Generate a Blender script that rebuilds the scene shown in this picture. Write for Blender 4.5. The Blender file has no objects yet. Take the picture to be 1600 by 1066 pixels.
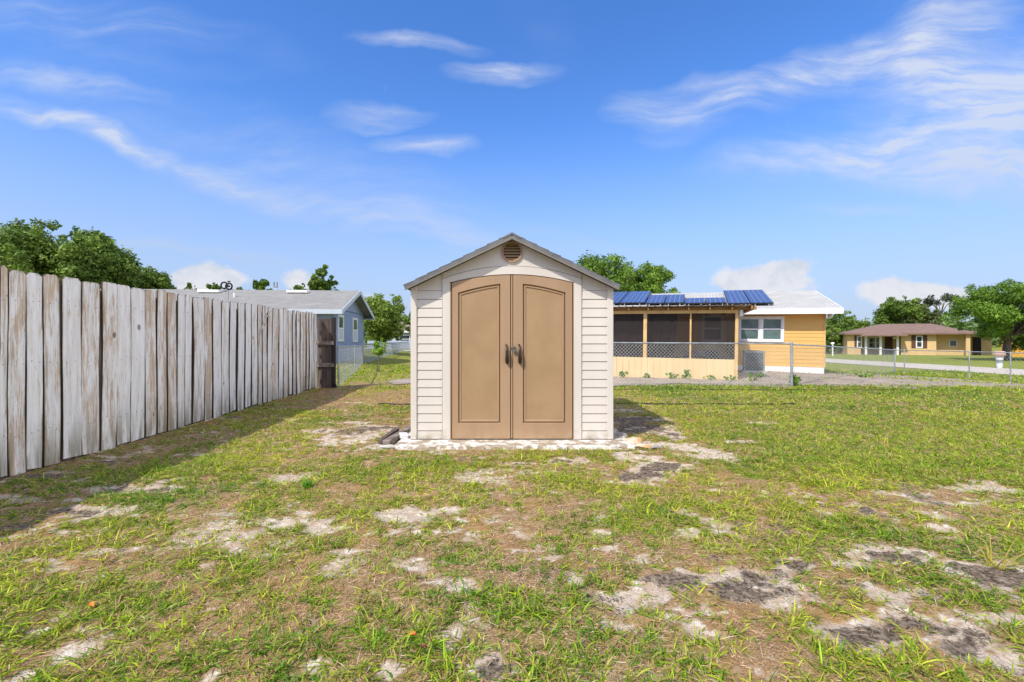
import bpy, math, random
import numpy as np
from mathutils import Vector, Matrix
R = math.radians
random.seed(7); rng = np.random.default_rng(11)
sc = bpy.context.scene
COL = sc.collection
EYE = 1.22; F = 740.0

# ------------------------------------------------------------------ helpers
def G(px, py, z=0.0):                       # ground point seen at a photo position
    d = (EYE - z) * F / (py - 533.0); return ((px - 800) / F * d, d)
def smooth(a, b, x):
    t = np.clip((x - a) / (b - a), 0, 1); return t * t * (3 - 2 * t)
def _h(ix, iy, s):
    n = (ix * 374761393 + iy * 668265263 + s * 1442695041) & 0xffffffff
    n = ((n ^ (n >> 13)) * 1274126177) & 0xffffffff
    return ((n ^ (n >> 16)) & 0xffff) / 65535.0
def vn(x, y, s=0):
    x = np.asarray(x, float); y = np.asarray(y, float)
    ix = np.floor(x).astype(np.int64); iy = np.floor(y).astype(np.int64)
    fx = x - ix; fy = y - iy; fx = fx * fx * (3 - 2 * fx); fy = fy * fy * (3 - 2 * fy)
    a = _h(ix, iy, s); b = _h(ix + 1, iy, s); c = _h(ix, iy + 1, s); d = _h(ix + 1, iy + 1, s)
    return (a * (1 - fx) + b * fx) * (1 - fy) + (c * (1 - fx) + d * fx) * fy
def fbm(x, y, s=0, o=4):
    t = 0; a = .5; n = 0
    for i in range(o):
        t = t + a * vn(x * 2 ** i + 17.3 * i, y * 2 ** i + 9.1 * i, s + i); n += a; a *= .55
    return t / n

def tag(o, label=None, cat=None, group=None, kind=None):
    if label: o['label'] = label
    if cat: o['category'] = cat
    if group: o['group'] = group
    if kind: o['kind'] = kind
    return o
def empty(name, loc=(0, 0, 0), rz=0.0, rot=None):
    o = bpy.data.objects.new(name, None); COL.objects.link(o)
    o.location = loc; o.rotation_euler = rot if rot else (0, 0, rz); o.empty_display_size = .2
    return o
def copy_tree(o, parent=None):
    c = o.copy(); COL.objects.link(c); c.parent = parent
    for ch in list(o.children): copy_tree(ch, c)
    return c

class MB:
    def __init__(s): s.v = []; s.f = []; s.sm = []
    def add(s, vs, fs, smooth=False):
        n = len(s.v); s.v += [tuple(v) for v in vs]
        for f in fs: s.f.append(tuple(i + n for i in f)); s.sm.append(smooth)
        return s
    def box(s, x0, x1, y0, y1, z0, z1):
        return s.add([(x0,y0,z0),(x1,y0,z0),(x1,y1,z0),(x0,y1,z0),(x0,y0,z1),(x1,y0,z1),(x1,y1,z1),(x0,y1,z1)],
            [(0,3,2,1),(4,5,6,7),(0,1,5,4),(1,2,6,5),(2,3,7,6),(3,0,4,7)])
    def bar(s, a, b, w, t, up=(0,0,1)):
        a = Vector(a); b = Vector(b); d = (b - a).normalized(); u = Vector(up)
        if abs(d.dot(u)) > .98: u = Vector((0,1,0))
        r = d.cross(u).normalized(); u = r.cross(d)
        vs = []
        for p in (a, b):
            for sx, sz in ((-1,-1),(1,-1),(1,1),(-1,1)): vs.append(p + r * sx * w / 2 + u * sz * t / 2)
        return s.add(vs, [(0,1,2,3),(7,6,5,4),(0,4,5,1),(1,5,6,2),(2,6,7,3),(3,7,4,0)])
    def tube(s, pts, rads, n=8, smooth=True, caps=True):
        pts = [Vector(p) for p in pts]
        if not hasattr(rads, '__len__'): rads = [rads] * len(pts)
        vs = []; fs = []
        for i, p in enumerate(pts):
            d = (pts[min(i+1, len(pts)-1)] - pts[max(i-1, 0)]).normalized()
            u = Vector((0,0,1)) if abs(d.z) < .9 else Vector((0,1,0))
            r = d.cross(u).normalized(); u = r.cross(d)
            for k in range(n):
                a = 2 * math.pi * k / n; vs.append(p + (r * math.cos(a) + u * math.sin(a)) * rads[i])
        for i in range(len(pts) - 1):
            for k in range(n):
                k2 = (k + 1) % n; fs.append((i*n+k, i*n+k2, (i+1)*n+k2, (i+1)*n+k))
        s.add(vs, fs, smooth)
        if caps: s.add(vs[:n], [tuple(range(n))[::-1]]); s.add(vs[-n:], [tuple(range(n))])
        return s
    def prism(s, prof, y0, y1):             # profile (x,z) extruded along y
        n = len(prof)
        vs = [(x, y0, z) for x, z in prof] + [(x, y1, z) for x, z in prof]
        fs = [tuple(range(n)), tuple(range(2*n-1, n-1, -1))]
        fs += [(i, i+n, (i+1) % n + n, (i+1) % n) for i in range(n)]
        return s.add(vs, fs)
    def prismx(s, prof, x0, x1):            # profile (y,z) extruded along x
        n = len(prof)
        vs = [(x0, y, z) for y, z in prof] + [(x1, y, z) for y, z in prof]
        fs = [tuple(range(n)), tuple(range(2*n-1, n-1, -1))]
        fs += [(i, i+n, (i+1) % n + n, (i+1) % n) for i in range(n)]
        return s.add(vs, fs)
    def slabq(s, q, n, t):                  # quad q thickened by t along n
        n = Vector(n).normalized() * t; a = [Vector(p) for p in q]; b = [p + n for p in a]
        return s.add(a + b, [(3,2,1,0),(4,5,6,7)] + [(i, (i+1)%4, (i+1)%4+4, i+4) for i in range(4)])
    def build(s, name, m, parent=None, bevel=0, fix=True):
        me = bpy.data.meshes.new(name); me.from_pydata(s.v, [], s.f)
        me.polygons.foreach_set('use_smooth', s.sm)
        if fix:
            import bmesh
            bm = bmesh.new(); bm.from_mesh(me); bmesh.ops.recalc_face_normals(bm, faces=bm.faces); bm.to_mesh(me); bm.free()
        if m: me.materials.append(m)
        o = bpy.data.objects.new(name, me); COL.objects.link(o); o.parent = parent
        if bevel:
            b = o.modifiers.new('bevel', 'BEVEL'); b.width = bevel; b.segments = 2; b.limit_method = 'ANGLE'
        return o
def np_mesh(name, V, Fq, m, parent=None, col=None, smooth_=False):
    me = bpy.data.meshes.new(name); V = np.asarray(V, np.float32); Fq = np.asarray(Fq, np.int32)
    k = Fq.shape[1]; nf = Fq.shape[0]
    me.vertices.add(len(V)); me.vertices.foreach_set('co', V.ravel())
    me.loops.add(nf * k); me.loops.foreach_set('vertex_index', Fq.ravel())
    me.polygons.add(nf); me.polygons.foreach_set('loop_start', np.arange(0, nf*k, k, dtype=np.int32))
    try: me.polygons.foreach_set('loop_total', np.full(nf, k, np.int32))
    except Exception: pass
    me.update(calc_edges=True)
    me.polygons.foreach_set('use_smooth', np.full(nf, smooth_))
    if col is not None:
        a = me.attributes.new('col', 'FLOAT_COLOR', 'POINT')
        c = np.ones((len(V), 4), np.float32); c[:, :col.shape[1]] = col
        a.data.foreach_set('color', c.ravel())
    if m: me.materials.append(m)
    o = bpy.data.objects.new(name, me); COL.objects.link(o); o.parent = parent
    return o

# ------------------------------------------------------------------ materials
class NT:
    def __init__(s, name, world=None):
        if world: s.t = world.node_tree
        else: s.m = bpy.data.materials.new(name); s.m.use_nodes = True; s.t = s.m.node_tree
        s.t.nodes.clear(); s.N = s.t.nodes; s.L = s.t.links
    def n(s, typ, _in=None, **kw):
        nd = s.N.new(typ)
        for k, v in kw.items(): setattr(nd, k, v)
        for k, v in (_in or {}).items():
            sk = nd.inputs[k]
            if hasattr(v, 'is_linked') or isinstance(v, bpy.types.NodeSocket): s.L.new(v, sk)
            else: sk.default_value = v
        return nd
    def math(s, op, a, b=0.0, c=None):
        i = {0: a, 1: b}
        if c is not None: i[2] = c
        return s.n('ShaderNodeMath', i, operation=op).outputs[0]
    def mix(s, f, a, b, blend='MIX'):
        nd = s.N.new('ShaderNodeMix'); nd.data_type = 'RGBA'; nd.blend_type = blend
        for i, v in ((0, f), (6, a), (7, b)):
            if isinstance(v, bpy.types.NodeSocket): s.L.new(v, nd.inputs[i])
            else: nd.inputs[i].default_value = (*v, 1) if hasattr(v, '__len__') and len(v) == 3 else v
        return nd.outputs[2]
    def noise(s, vec, scale, detail=4, rough=.55, dist=0.0):
        return s.n('ShaderNodeTexNoise', {'Vector': vec, 'Scale': scale, 'Detail': detail, 'Roughness': rough, 'Distortion': dist}).outputs[0]
    def mapv(s, vec, loc=(0,0,0), rot=(0,0,0), scale=(1,1,1)):
        return s.n('ShaderNodeMapping', {'Vector': vec, 'Location': loc, 'Rotation': rot, 'Scale': scale}).outputs[0]
    def ramp(s, f, *st):
        nd = s.n('ShaderNodeValToRGB', {'Fac': f}); e = nd.color_ramp.elements
        while len(e) < len(st): e.new(.5)
        for el, (p, c) in zip(e, st):
            el.position = p; el.color = (*c, 1) if hasattr(c, '__len__') else (c, c, c, 1)
        return nd.outputs[0]
    def step(s, f, a, b): return s.n('ShaderNodeMapRange', {0: f, 1: a, 2: b, 3: 0.0, 4: 1.0}, interpolation_type='SMOOTHSTEP').outputs[0]
    def bump(s, h, st=.3, d=.01): return s.n('ShaderNodeBump', {'Height': h, 'Strength': st, 'Distance': d}).outputs[0]
    def out(s, col, rough=.6, normal=None, metallic=0.0, spec=.3, trans=None, shader=None):
        if shader is None:
            b = s.n('ShaderNodeBsdfPrincipled')
            for k, v in (('Base Color', col), ('Roughness', rough), ('Metallic', metallic), ('Specular IOR Level', spec)):
                if isinstance(v, bpy.types.NodeSocket): s.L.new(v, b.inputs[k])
                else: b.inputs[k].default_value = (*v, 1) if hasattr(v, '__len__') and len(v) == 3 else v
            if normal: s.L.new(normal, b.inputs['Normal'])
            shader = b.outputs[0]
            if trans:
                t = s.n('ShaderNodeBsdfTranslucent')
                if isinstance(col, bpy.types.NodeSocket): s.L.new(col, t.inputs[0])
                else: t.inputs[0].default_value = (*col, 1)
                shader = s.n('ShaderNodeMixShader', {0: trans, 1: shader, 2: t.outputs[0]}).outputs[0]
        o = s.n('ShaderNodeOutputMaterial', {0: shader}); return s.m
def pm(name, c1, c2=None, scale=3, rough=.6, bump=.1, bscale=60, stretch=(1,1,1), metallic=0., spec=.3, lo=.35, hi=.65, dirt=None):
    t = NT(name); oc = t.n('ShaderNodeTexCoord').outputs['Object']
    v = t.mapv(oc, scale=stretch); c2 = c2 or tuple(x * .82 for x in c1)
    f = t.step(t.noise(v, scale, 5), lo, hi); c = t.mix(f, c1, c2)
    if dirt:
        z = t.n('ShaderNodeSeparateXYZ', {0: oc}).outputs[2]
        dz = t.math('MULTIPLY', t.step(z, dirt[1], 0.0), t.step(t.noise(oc, 9, 5), .35, .75))
        c = t.mix(dz, c, dirt[0])
    nb = t.bump(t.noise(v, bscale, 3), bump, .005)
    return t.out(c, rough, nb, metallic, spec)

M = {}
M['cream'] = pm('cream_plastic', (.64,.585,.525), (.59,.54,.48), 2.5, .45, .12, 180, stretch=(1,1,.25), dirt=((.36,.31,.22), .22))
M['tan'] = pm('tan_plastic', (.385,.252,.15), (.34,.22,.128), 2.6, .45, .25, 160, stretch=(1,1,.12), dirt=((.42,.30,.19), .22))
M['tanl'] = pm('tan_plastic_panel', (.37,.24,.13), (.33,.21,.11), 3.0, .6, .6, 260, stretch=(1,1,1))
M['darkgap'] = pm('dark_gap', (.02,.016,.012), rough=.9)
M['shedroof'] = pm('grey_shed_roof', (.17,.17,.178), (.12,.12,.128), 6, .7, .3, 40)
M['shedtrim'] = pm('grey_shed_trim', (.20,.18,.16), (.17,.155,.14), 6, .6, .1, 80)
M['handle'] = pm('dark_brown_handle', (.035,.024,.018), rough=.35)
M['steel'] = pm('steel', (.30,.27,.23), (.12,.10,.08), 20, .4, .1, 100, metallic=.9)
M['galv'] = pm('galvanised_steel', (.42,.45,.47), (.27,.29,.31), 5, .5, .15, 60, stretch=(1,1,.4), metallic=.35)
M['wire'] = pm('fence_wire', (.48,.50,.51), (.36,.38,.39), 3, .5, 0, 60, metallic=.3)
M['white'] = pm('white_paint', (.80,.80,.80), (.72,.72,.72), 4, .5, .08, 60)
M['darkwood'] = pm('weathered_brown_wood', (.15,.11,.09), (.07,.05,.045), 5, .85, .5, 40, stretch=(3,3,.3))
M['greywood'] = pm('grey_driftwood', (.28,.23,.20), (.12,.09,.075), 6, .9, .6, 30, stretch=(1,4,4))
M['rock'] = pm('grey_rock', (.40,.36,.33), (.24,.21,.19), 7, .9, .7, 25)
M['rocko'] = pm('orange_stained_rock', (.62,.50,.38), (.58,.32,.14), 9, .85, .6, 30, lo=.45, hi=.62)
M['yel'] = pm('yellow_siding', (.70,.43,.135), (.66,.40,.12), 2, .55, .1, 60, stretch=(.4,1,3))
M['yelp'] = pm('pale_yellow_panel', (.74,.55,.30), (.69,.50,.26), 2, .6, .12, 60, stretch=(1,1,.3))
M['lumber'] = pm('yellow_painted_lumber', (.68,.46,.20), (.58,.37,.14), 3, .65, .15, 50)
M['rafter'] = pm('bare_rafter_wood', (.36,.20,.08), (.25,.13,.05), 5, .8, .2, 30)
M['blue'] = pm('blue_panel', (.25,.32,.50), (.225,.29,.46), 2, .6, .1, 60)
M['bluetrim'] = pm('pale_blue_trim', (.50,.55,.62), (.45,.50,.57), 2, .6, .1, 60)
M['metalroof'] = pm('galvanised_roof', (.66,.62,.58), (.42,.33,.26), 4, .45, .1, 40, metallic=.3)
M['soil'] = pm('soil', (.10,.07,.05))
M['dark'] = pm('black_metal', (.02,.02,.022), rough=.4)
M['acgrey'] = pm('grey_cabinet', (.30,.32,.33), (.22,.24,.25), 4, .5, .1, 40)
M['conc'] = pm('concrete_block', (.62,.60,.57), (.45,.43,.40), 6, .85, .4, 40)
M['curtain'] = pm('mauve_curtain', (.12,.095,.095), (.08,.062,.065), 3, .9, .2, 20)
M['tanwall'] = pm('tan_wall', (.66,.46,.23), (.62,.42,.21), 2, .7, .2, 20)
M['orangewall'] = pm('orange_wall', (.72,.38,.05), (.60,.30,.04), 2, .7, .2, 20)
M['brownwood'] = pm('brown_shutter', (.12,.06,.04), rough=.7)
M['whitepl'] = pm('white_plastic', (.75,.76,.78), rough=.4)
M['pink'] = pm('pink_plastic', (.55,.33,.28), rough=.5)
M['bluef'] = pm('blue_fabric', (.06,.09,.22), rough=.8)
M['hose'] = pm('dark_hose_and_edge', (.035,.03,.025), rough=.7)

def shingle(name, a, b, rot=0, w=.3, h=.14, mortar=.012):
    t = NT(name); v = t.mapv(t.n('ShaderNodeTexCoord').outputs['Object'], rot=(0,0,rot))
    br = t.n('ShaderNodeTexBrick', {'Vector': v, 'Color1': (*a,1), 'Color2': (*b,1), 'Mortar': tuple(x*.45 for x in b)+(1,), 'Scale': 1.0,
        'Mortar Size': mortar, 'Brick Width': w, 'Row Height': h, 'Bias': 0.0, 'Mortar Smooth': .6})
    n = t.noise(v, 1.3, 5); c = t.mix(t.step(n, .3, .7), br.outputs[0], tuple(x*.85 for x in b), 'MIX')
    c = t.mix(.55, br.outputs[0], c)
    c = t.mix(t.step(t.noise(v, 70, 2), .35, .65), c, t.mix(.16, c, (.9,.9,.9)))
    return t.out(c, .95, t.bump(br.outputs[1], .5, -.01))
M['shg'] = shingle('grey_shingles', (.27,.262,.245), (.19,.185,.172))
M['shw'] = shingle('pale_shingles', (.52,.51,.49), (.37,.36,.34))
M['shb'] = shingle('brown_shingles', (.215,.105,.058), (.14,.066,.04), w=.5, h=.2)

def glass(name, c=(.03,.04,.045)):
    t = NT(name); n = t.noise(t.n('ShaderNodeTexCoord').outputs['Object'], 3, 3)
    return t.out(t.mix(t.step(n, .3, .7), c, tuple(x*1.9+.01 for x in c)), .08, None, 0, .6)
M['glass'] = glass('window_glass')
M['glassg'] = glass('window_glass_green', (.05,.085,.08))

def screen_mat():
    t = NT('insect_screen')
    d = t.n('ShaderNodeBsdfDiffuse', {0: (.045,.038,.038,1)}); tr = t.n('ShaderNodeBsdfTransparent')
    o = t.n('ShaderNodeMixShader', {0: .66, 1: tr.outputs[0], 2: d.outputs[0]})
    return t.out(None, shader=o.outputs[0])
M['screen'] = screen_mat()

def solar_mat():
    t = NT('solar_cells'); oc = t.n('ShaderNodeTexCoord').outputs['Object']
    br = t.n('ShaderNodeTexBrick', {'Vector': oc, 'Color1': (.016,.026,.105,1), 'Color2': (.025,.042,.150,1), 'Mortar': (.26,.30,.42,1), 'Scale': 1.0,
        'Mortar Size': .008, 'Brick Width': .20, 'Row Height': .20, 'Mortar Smooth': .2}, offset=0.0, squash=1.0)
    return t.out(br.outputs[0], .22, None, 0, .5)
M['solar'] = solar_mat()

def fence_mat():
    t = NT('peeling_white_boards'); tc = t.n('ShaderNodeTexCoord').outputs['Object']
    at = t.n('ShaderNodeAttribute', attribute_name='col'); sp = t.n('ShaderNodeSeparateColor', {0: at.outputs[0]})
    rnd, wear, hz = sp.outputs[0], sp.outputs[1], sp.outputs[2]; eu = t.math('ABSOLUTE', at.outputs['Alpha'])
    off = t.n('ShaderNodeCombineXYZ', {0: t.math('MULTIPLY', rnd, 37.0), 1: t.math('MULTIPLY', rnd, 11.0), 2: t.math('MULTIPLY', rnd, 53.0)}).outputs[0]
    v = t.n('ShaderNodeVectorMath', {0: tc, 1: off}, operation='ADD').outputs[0]
    vs = t.mapv(v, scale=(1,1,.07)); vm = t.mapv(v, scale=(1,1,.12))
    big = t.noise(vm, 12, 6, .68, .6); fine = t.noise(vs, 75, 5, .75, .4)
    peel = t.math('ADD', t.math('MULTIPLY', big, .5), t.math('MULTIPLY', fine, .5))
    thr = t.math('SUBTRACT', .645, t.math('MULTIPLY', wear, .20))
    pf = t.step(t.math('SUBTRACT', peel, thr), -.03, .09)
    pf = t.math('MULTIPLY', pf, .80)
    wood = t.mix(t.step(t.noise(vs, 28, 4), .3, .7), (.60,.385,.18), (.38,.23,.11))
    wood = t.mix(t.step(t.noise(v, 4, 3), .5, .7), wood, (.42,.36,.28))
    paint = t.mix(t.step(t.noise(vs, 22, 5, .7), .35, .7), (.90,.89,.885), (.75,.715,.67))
    col = t.mix(pf, paint, wood)
    spots = t.step(t.noise(t.mapv(v, scale=(1,1,.5)), 75, 3, .7), .66, .72)
    col = t.mix(t.math('MULTIPLY', spots, .7), col, (.14,.12,.10))
    vor = t.n('ShaderNodeTexVoronoi', {'Vector': t.mapv(v, scale=(1,1,.75)), 'Scale': 2.6}).outputs[0]
    knot = t.step(vor, .085, .05); col = t.mix(t.math('MULTIPLY', knot, .8), col, (.17,.10,.05))
    grime = t.math('MULTIPLY', t.step(hz, .30, 0.0), t.step(t.noise(vm, 14, 5), .36, .62))
    col = t.mix(t.math('MULTIPLY', grime, .75), col, (.19,.165,.09))
    topd = t.math('MULTIPLY', t.step(hz, .90, 1.0), t.step(t.noise(vm, 16, 4), .42, .62)); col = t.mix(t.math('MULTIPLY', topd, .6), col, (.2,.18,.16))
    ed_ = t.math('MULTIPLY', t.step(t.math('ADD', eu, t.math('MULTIPLY', t.math('SUBTRACT', big, .5), .5)),   .90, 1.0), .6); col = t.mix(ed_, col, (.14,.105,.075))  # edge dirt that also paints gap shade around each board
    h = t.math('SUBTRACT', fine, t.math('MULTIPLY', pf, .5))
    return t.out(col, .75, t.bump(h, .7, .004))
M['fence'] = fence_mat()

def leaf_mat(name, trans=.35, rough=.5):
    t = NT(name); a = t.n('ShaderNodeAttribute', attribute_name='col').outputs[0]
    return t.out(a, rough, None, 0, .25, trans)
M['leaf'] = leaf_mat('tree_leaves', .3); M['blade'] = leaf_mat('grass_blades', .35, .55); M['straw'] = leaf_mat('straw', .1, .8)
M['bark'] = pm('bark', (.16,.125,.10), (.08,.06,.05), 8, .9, .8, 25, stretch=(1,1,.3))

# ------------------------------------------------------------------ terrain
def zg(x, y):
    x = np.asarray(x, float); y = np.asarray(y, float)
    z = -.42 * smooth(9, 20, x) * smooth(10, 19, y)
    z = z - .10 * smooth(12, 18, y) * smooth(4, -6, x) 
    z = z + .50 * smooth(-6, -13, x) * smooth(17, 27, y)
    return z
SAND = [(640,805,62,15),(690,798,40,8),(540,690,45,7),(590,697,40,6),(505,686,20,4),(110,885,38,17),(150,862,25,6),(110,1015,55,24),(860,872,36,9),(430,815,60,7),(510,822,45,9),
 (720,915,45,17),(640,886,60,6),(1110,990,50,22),(1190,1052,60,24),(1060,698,75,12),(1120,712,40,8),(1190,660,30,3),(1530,762,75,8),(1500,786,50,9),(1462,825,30,8),(902,908,18,13),
 (1000,872,24,12),(965,982,35,12),(1540,1022,60,22),(1570,966,60,10),(1400,930,44,24),(775,1020,26,20),(450,746,28,8),(1380,772,22,6),(1070,830,26,8),(1200,770,22,8),
 (30,1050,30,10),(1010,935,55,22),(1250,885,30,9),(1480,975,40,14),(940,830,18,8),(700,830,60,8),(560,860,40,6),(1000,715,50,8),(610,665,25,3),(545,660,40,3),(610,1050,30,12),(330,880,20,5),(705,1000,20,24),(1330,880,30,8),
 (240,700,26,4),(275,722,24,3),(150,705,16,3),(120,780,26,4),(300,708,35,4),(540,682,60,5),(1150,690,25,4)]
DARK = [(1060,908,60,15),(1165,922,85,24),(1350,985,58,24),(1435,970,70,24),(1565,898,60,22),(1385,865,45,12),(1355,800,22,12),(995,742,58,12),(1040,728,40,7),
 (770,1045,25,14),(110,800,80,9),(200,765,60,7),(560,672,60,5),(600,668,50,4),(990,660,50,20),(1240,880,20,8),(1500,1010,50,18),(660,905,22,9),(60,745,80,8),(170,722,80,6),(300,685,60,4),(400,652,60,3),(30,820,50,12),(820,725,30,3),(880,720,24,3)]
GREEN = [(330,720,160,40),(470,650,110,18),(250,775,110,30),(1350,700,260,60),(1450,650,300,30),(1100,640,140,16),(380,880,60,30),(700,740,170,16),(900,720,120,10),(1000,800,120,30),
 (500,1000,90,40),(200,940,90,35),(800,960,90,40),(1250,740,120,24),(1350,830,90,26),(600,640,80,6),(50,1000,60,40),(1290,1000,60,40),(1480,880,60,25),(850,1040,60,20)]
def ell(L, x, y, warp):
    best = np.full(np.shape(x), -9.0)
    for px, py, rx, ry in L:
        cx, cy = G(px, py); ax = rx / F * cy; ay = max(ry * cy * cy / (EYE * F), .05)
        r = np.sqrt(((x - cx) / ax) ** 2 + ((y - cy) / ay) ** 2)
        best = np.maximum(best, 1 - r)
    return best + warp
def masks(x, y):
    n2 = fbm(x * 2.3, y * 2.3, 3); n3 = fbm(x * 8, y * 8, 5); n4 = fbm(x * 28, y * 28, 8, 3)
    w = (n2 - .5) * 1.5 + (n3 - .5) * 2.0 - .12
    near = smooth(14, 8, y) 
    sand = smooth(-.22, .45, ell(SAND, x, y, w + (n4 - .5) * .8))
    turf = smooth(.4, 2.4, x - .25*y+1.2) * smooth(4.0, 5.6, y + .05 * x)
    s2 = smooth(.585, .70, fbm(x * 1.5, y * 1.9, 21) * .62 + n3 * .38) * near * (1 - turf)
    s2 = np.maximum(s2, smooth(.62, .70, fbm(x * 5.5, y * 7.5, 121, 3) * .7 + n4 * .3) * near * (1 - .8 * turf))
    sand = np.maximum(sand, s2 * .8)
    de = ell(DARK, x, y, w + (n4 - .5) * .9)
    dark = smooth(-.12, .6, de)
    sand = np.maximum(sand, .85 * smooth(-.75, -.05, de) * smooth(.38, .56, n2 + (n4 - .5) * .3))
    d2 = smooth(.63, .70, fbm(x * 1.2, y * 1.6, 41) * .65 + n3 * .35) * near * (1 - turf)
    dark = np.maximum(dark, d2 * .7)
    g = .70 + (fbm(x * .9, y * .9, 61) - .5) * .9 + (n2 - .5) * 1.1 + (n3 - .5) * 1.5
    g = g + .55 * smooth(-.2, .5, ell(GREEN, x, y, w * .7)) + .5 * turf
    g = g - .38 * smooth(-5.2, -4.2, x) * smooth(-.9, -1.6, x) * smooth(7.6, 9.2, y) * smooth(18, 14, y)
    g = np.clip(g, .03, 1.0) * (1 - .85 * sand) * (1 - .88 * dark)
    g = np.maximum(g, .8 * smooth(22, 30, y))
    return sand, dark, g
def axis(a0, a1, step, lo, hi, gr):
    c = list(np.arange(a0, a1, step)); s = step; v = a1
    while v < hi: c.append(v); s *= gr; v += s
    c.append(hi); s = step * gr; v = a0 - s; L = []
    while v > lo: L.append(v); s *= gr; v -= s
    L.append(lo); return np.array(L[::-1] + c)
def ground():
    xs = axis(-5.5, 6.5, .032, -700, 700, 1.05); ys = axis(1.1, 9.5, .032, -30, 1000, 1.045)
    X, Y = np.meshgrid(xs, ys); Z = zg(X, Y)
    near = smooth(15, 9, Y)
    sa, da, g = masks(X, Y)
    Z = Z + near * ((fbm(X*1.4, Y*1.4, 71) - .5) * .05 + (fbm(X*9, Y*9, 75, 3) - .5) * .03 - .012 * sa)
    Z = Z * 1.0
    shed = smooth(1.9, 1.4, np.abs(X)) * smooth(4.9, 5.3, Y) * smooth(9.4, 8.9, Y)
    Z = Z * (1 - shed) - .012 * shed
    V = np.stack([X, Y, Z], -1).reshape(-1, 3); ny, nx = X.shape
    i = np.arange((ny-1)*(nx-1)); r = i // (nx-1); c = i % (nx-1); a = r*nx + c
    Fq = np.stack([a, a+1, a+1+nx, a+nx], 1)
    col = np.stack([sa, da, g], -1).reshape(-1, 3)
    t = NT('yard_ground'); P = t.n('ShaderNodeNewGeometry').outputs['Position']
    at = t.n('ShaderNodeAttribute', attribute_name='col').outputs[0]; sp = t.n('ShaderNodeSeparateColor', {0: at})
    n1 = t.noise(P, 14, 6, .65); n2 = t.noise(P, 90, 5, .7); n3 = t.noise(P, 2.2, 4)
    th = t.mix(t.step(n2, .35, .65), (.46,.295,.16), (.16,.098,.052))
    th = t.mix(t.step(n3, .45, .65), th, t.mix(.6, th, (.36,.20,.07)))
    th = t.mix(t.step(n1, .5, .7), th, t.mix(.5, th, (.42,.33,.23)))
    gr = t.mix(t.step(n1, .3, .7), (.15,.20,.025), (.27,.29,.05))
    y = t.n('ShaderNodeSeparateXYZ', {0: P})
    farf = t.step(y.outputs[1], 7.0, 16.0)
    gg = t.math('MULTIPLY', sp.outputs[2], t.math('ADD', t.math('MULTIPLY', farf, .65), .32))
    c = t.mix(gg, th, gr)
    sandc = t.mix(t.step(n2, .3, .7), (.64,.54,.43), (.36,.275,.20)); sandc = t.mix(t.step(n1, .48, .68), sandc, (.74,.67,.57))
    sf = t.step(t.math('ADD', sp.outputs[0], t.math('ADD', t.math('MULTIPLY', t.math('SUBTRACT', n2, .5), 1.5), t.math('MULTIPLY', t.math('SUBTRACT', n1, .5), .9))), .38, .84)
    c = t.mix(sf, c, sandc)
    dc = t.mix(t.step(t.noise(P, 38, 8, .78), .40, .66), (.060,.043,.030), (.34,.27,.20))
    df = t.step(t.math('ADD', sp.outputs[1], t.math('ADD', t.math('MULTIPLY', t.math('SUBTRACT', n2, .5), 1.6), t.math('MULTIPLY', t.math('SUBTRACT', n1, .5), .9))), .36, .80)
    c = t.mix(df, c, dc)
    nb = t.bump(t.math('ADD', n1, t.math('MULTIPLY', n2, .6)), .8, .018)
    o = np_mesh('ground', V, Fq, t.out(c, .95, nb, 0, .1), None, col, True)
    tag(o, kind='structure')
ground()

def sheet(name, poly, m, dz=.02, step=.7, edge=0.0):
    """flat sheet that follows the terrain inside a polygon"""
    import bmesh
    xs = [p[0] for p in poly]; ys = [p[1] for p in poly]
    bm = bmesh.new()
    vs = [bm.verts.new((x, y, 0)) for x, y in poly]; bm.faces.new(vs)
    for ax, lo, hi in ((0, min(xs), max(xs)), (1, min(ys), max(ys))):
        v = lo + step
        while v < hi:
            n = [0,0,0]; n[ax] = 1; co = [0,0,0]; co[ax] = v
            bmesh.ops.bisect_plane(bm, geom=bm.verts[:] + bm.edges[:] + bm.faces[:], plane_co=co, plane_no=n); v += step
    for v in bm.verts: v.co.z = float(zg(v.co.x, v.co.y)) + dz
    bmesh.ops.recalc_face_normals(bm, faces=bm.faces)
    me = bpy.data.meshes.new(name); bm.to_mesh(me); bm.free()
    if me.polygons[0].normal.z < 0: me.flip_normals()
    me.materials.append(m); o = bpy.data.objects.new(name, me); COL.objects.link(o)
    return tag(o, kind='structure')
def asphalt(name, a, b, c_):
    t = NT(name); P = t.n('ShaderNodeNewGeometry').outputs['Position']
    c = t.mix(t.step(t.noise(P, 1.1, 6, .6), .35, .65), a, b)
    c = t.mix(t.step(t.noise(P, 30, 4, .7), .55, .7), c, c_)
    vo = t.n('ShaderNodeTexVoronoi', {'Vector': t.mapv(P, scale=(.35,.6,1)), 'Scale': 1.0}, feature='DISTANCE_TO_EDGE').outputs[0]
    cr = t.step(t.math('ADD', vo, t.math('MULTIPLY', t.math('SUBTRACT', t.noise(P, 3, 4), .5), .12)), .015, .0)
    c = t.mix(t.math('MULTIPLY', cr, .7), c, (.10,.10,.06))
    return t.out(c, .9, t.bump(t.noise(P, 60, 4), .4, .01), 0, .15)
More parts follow.
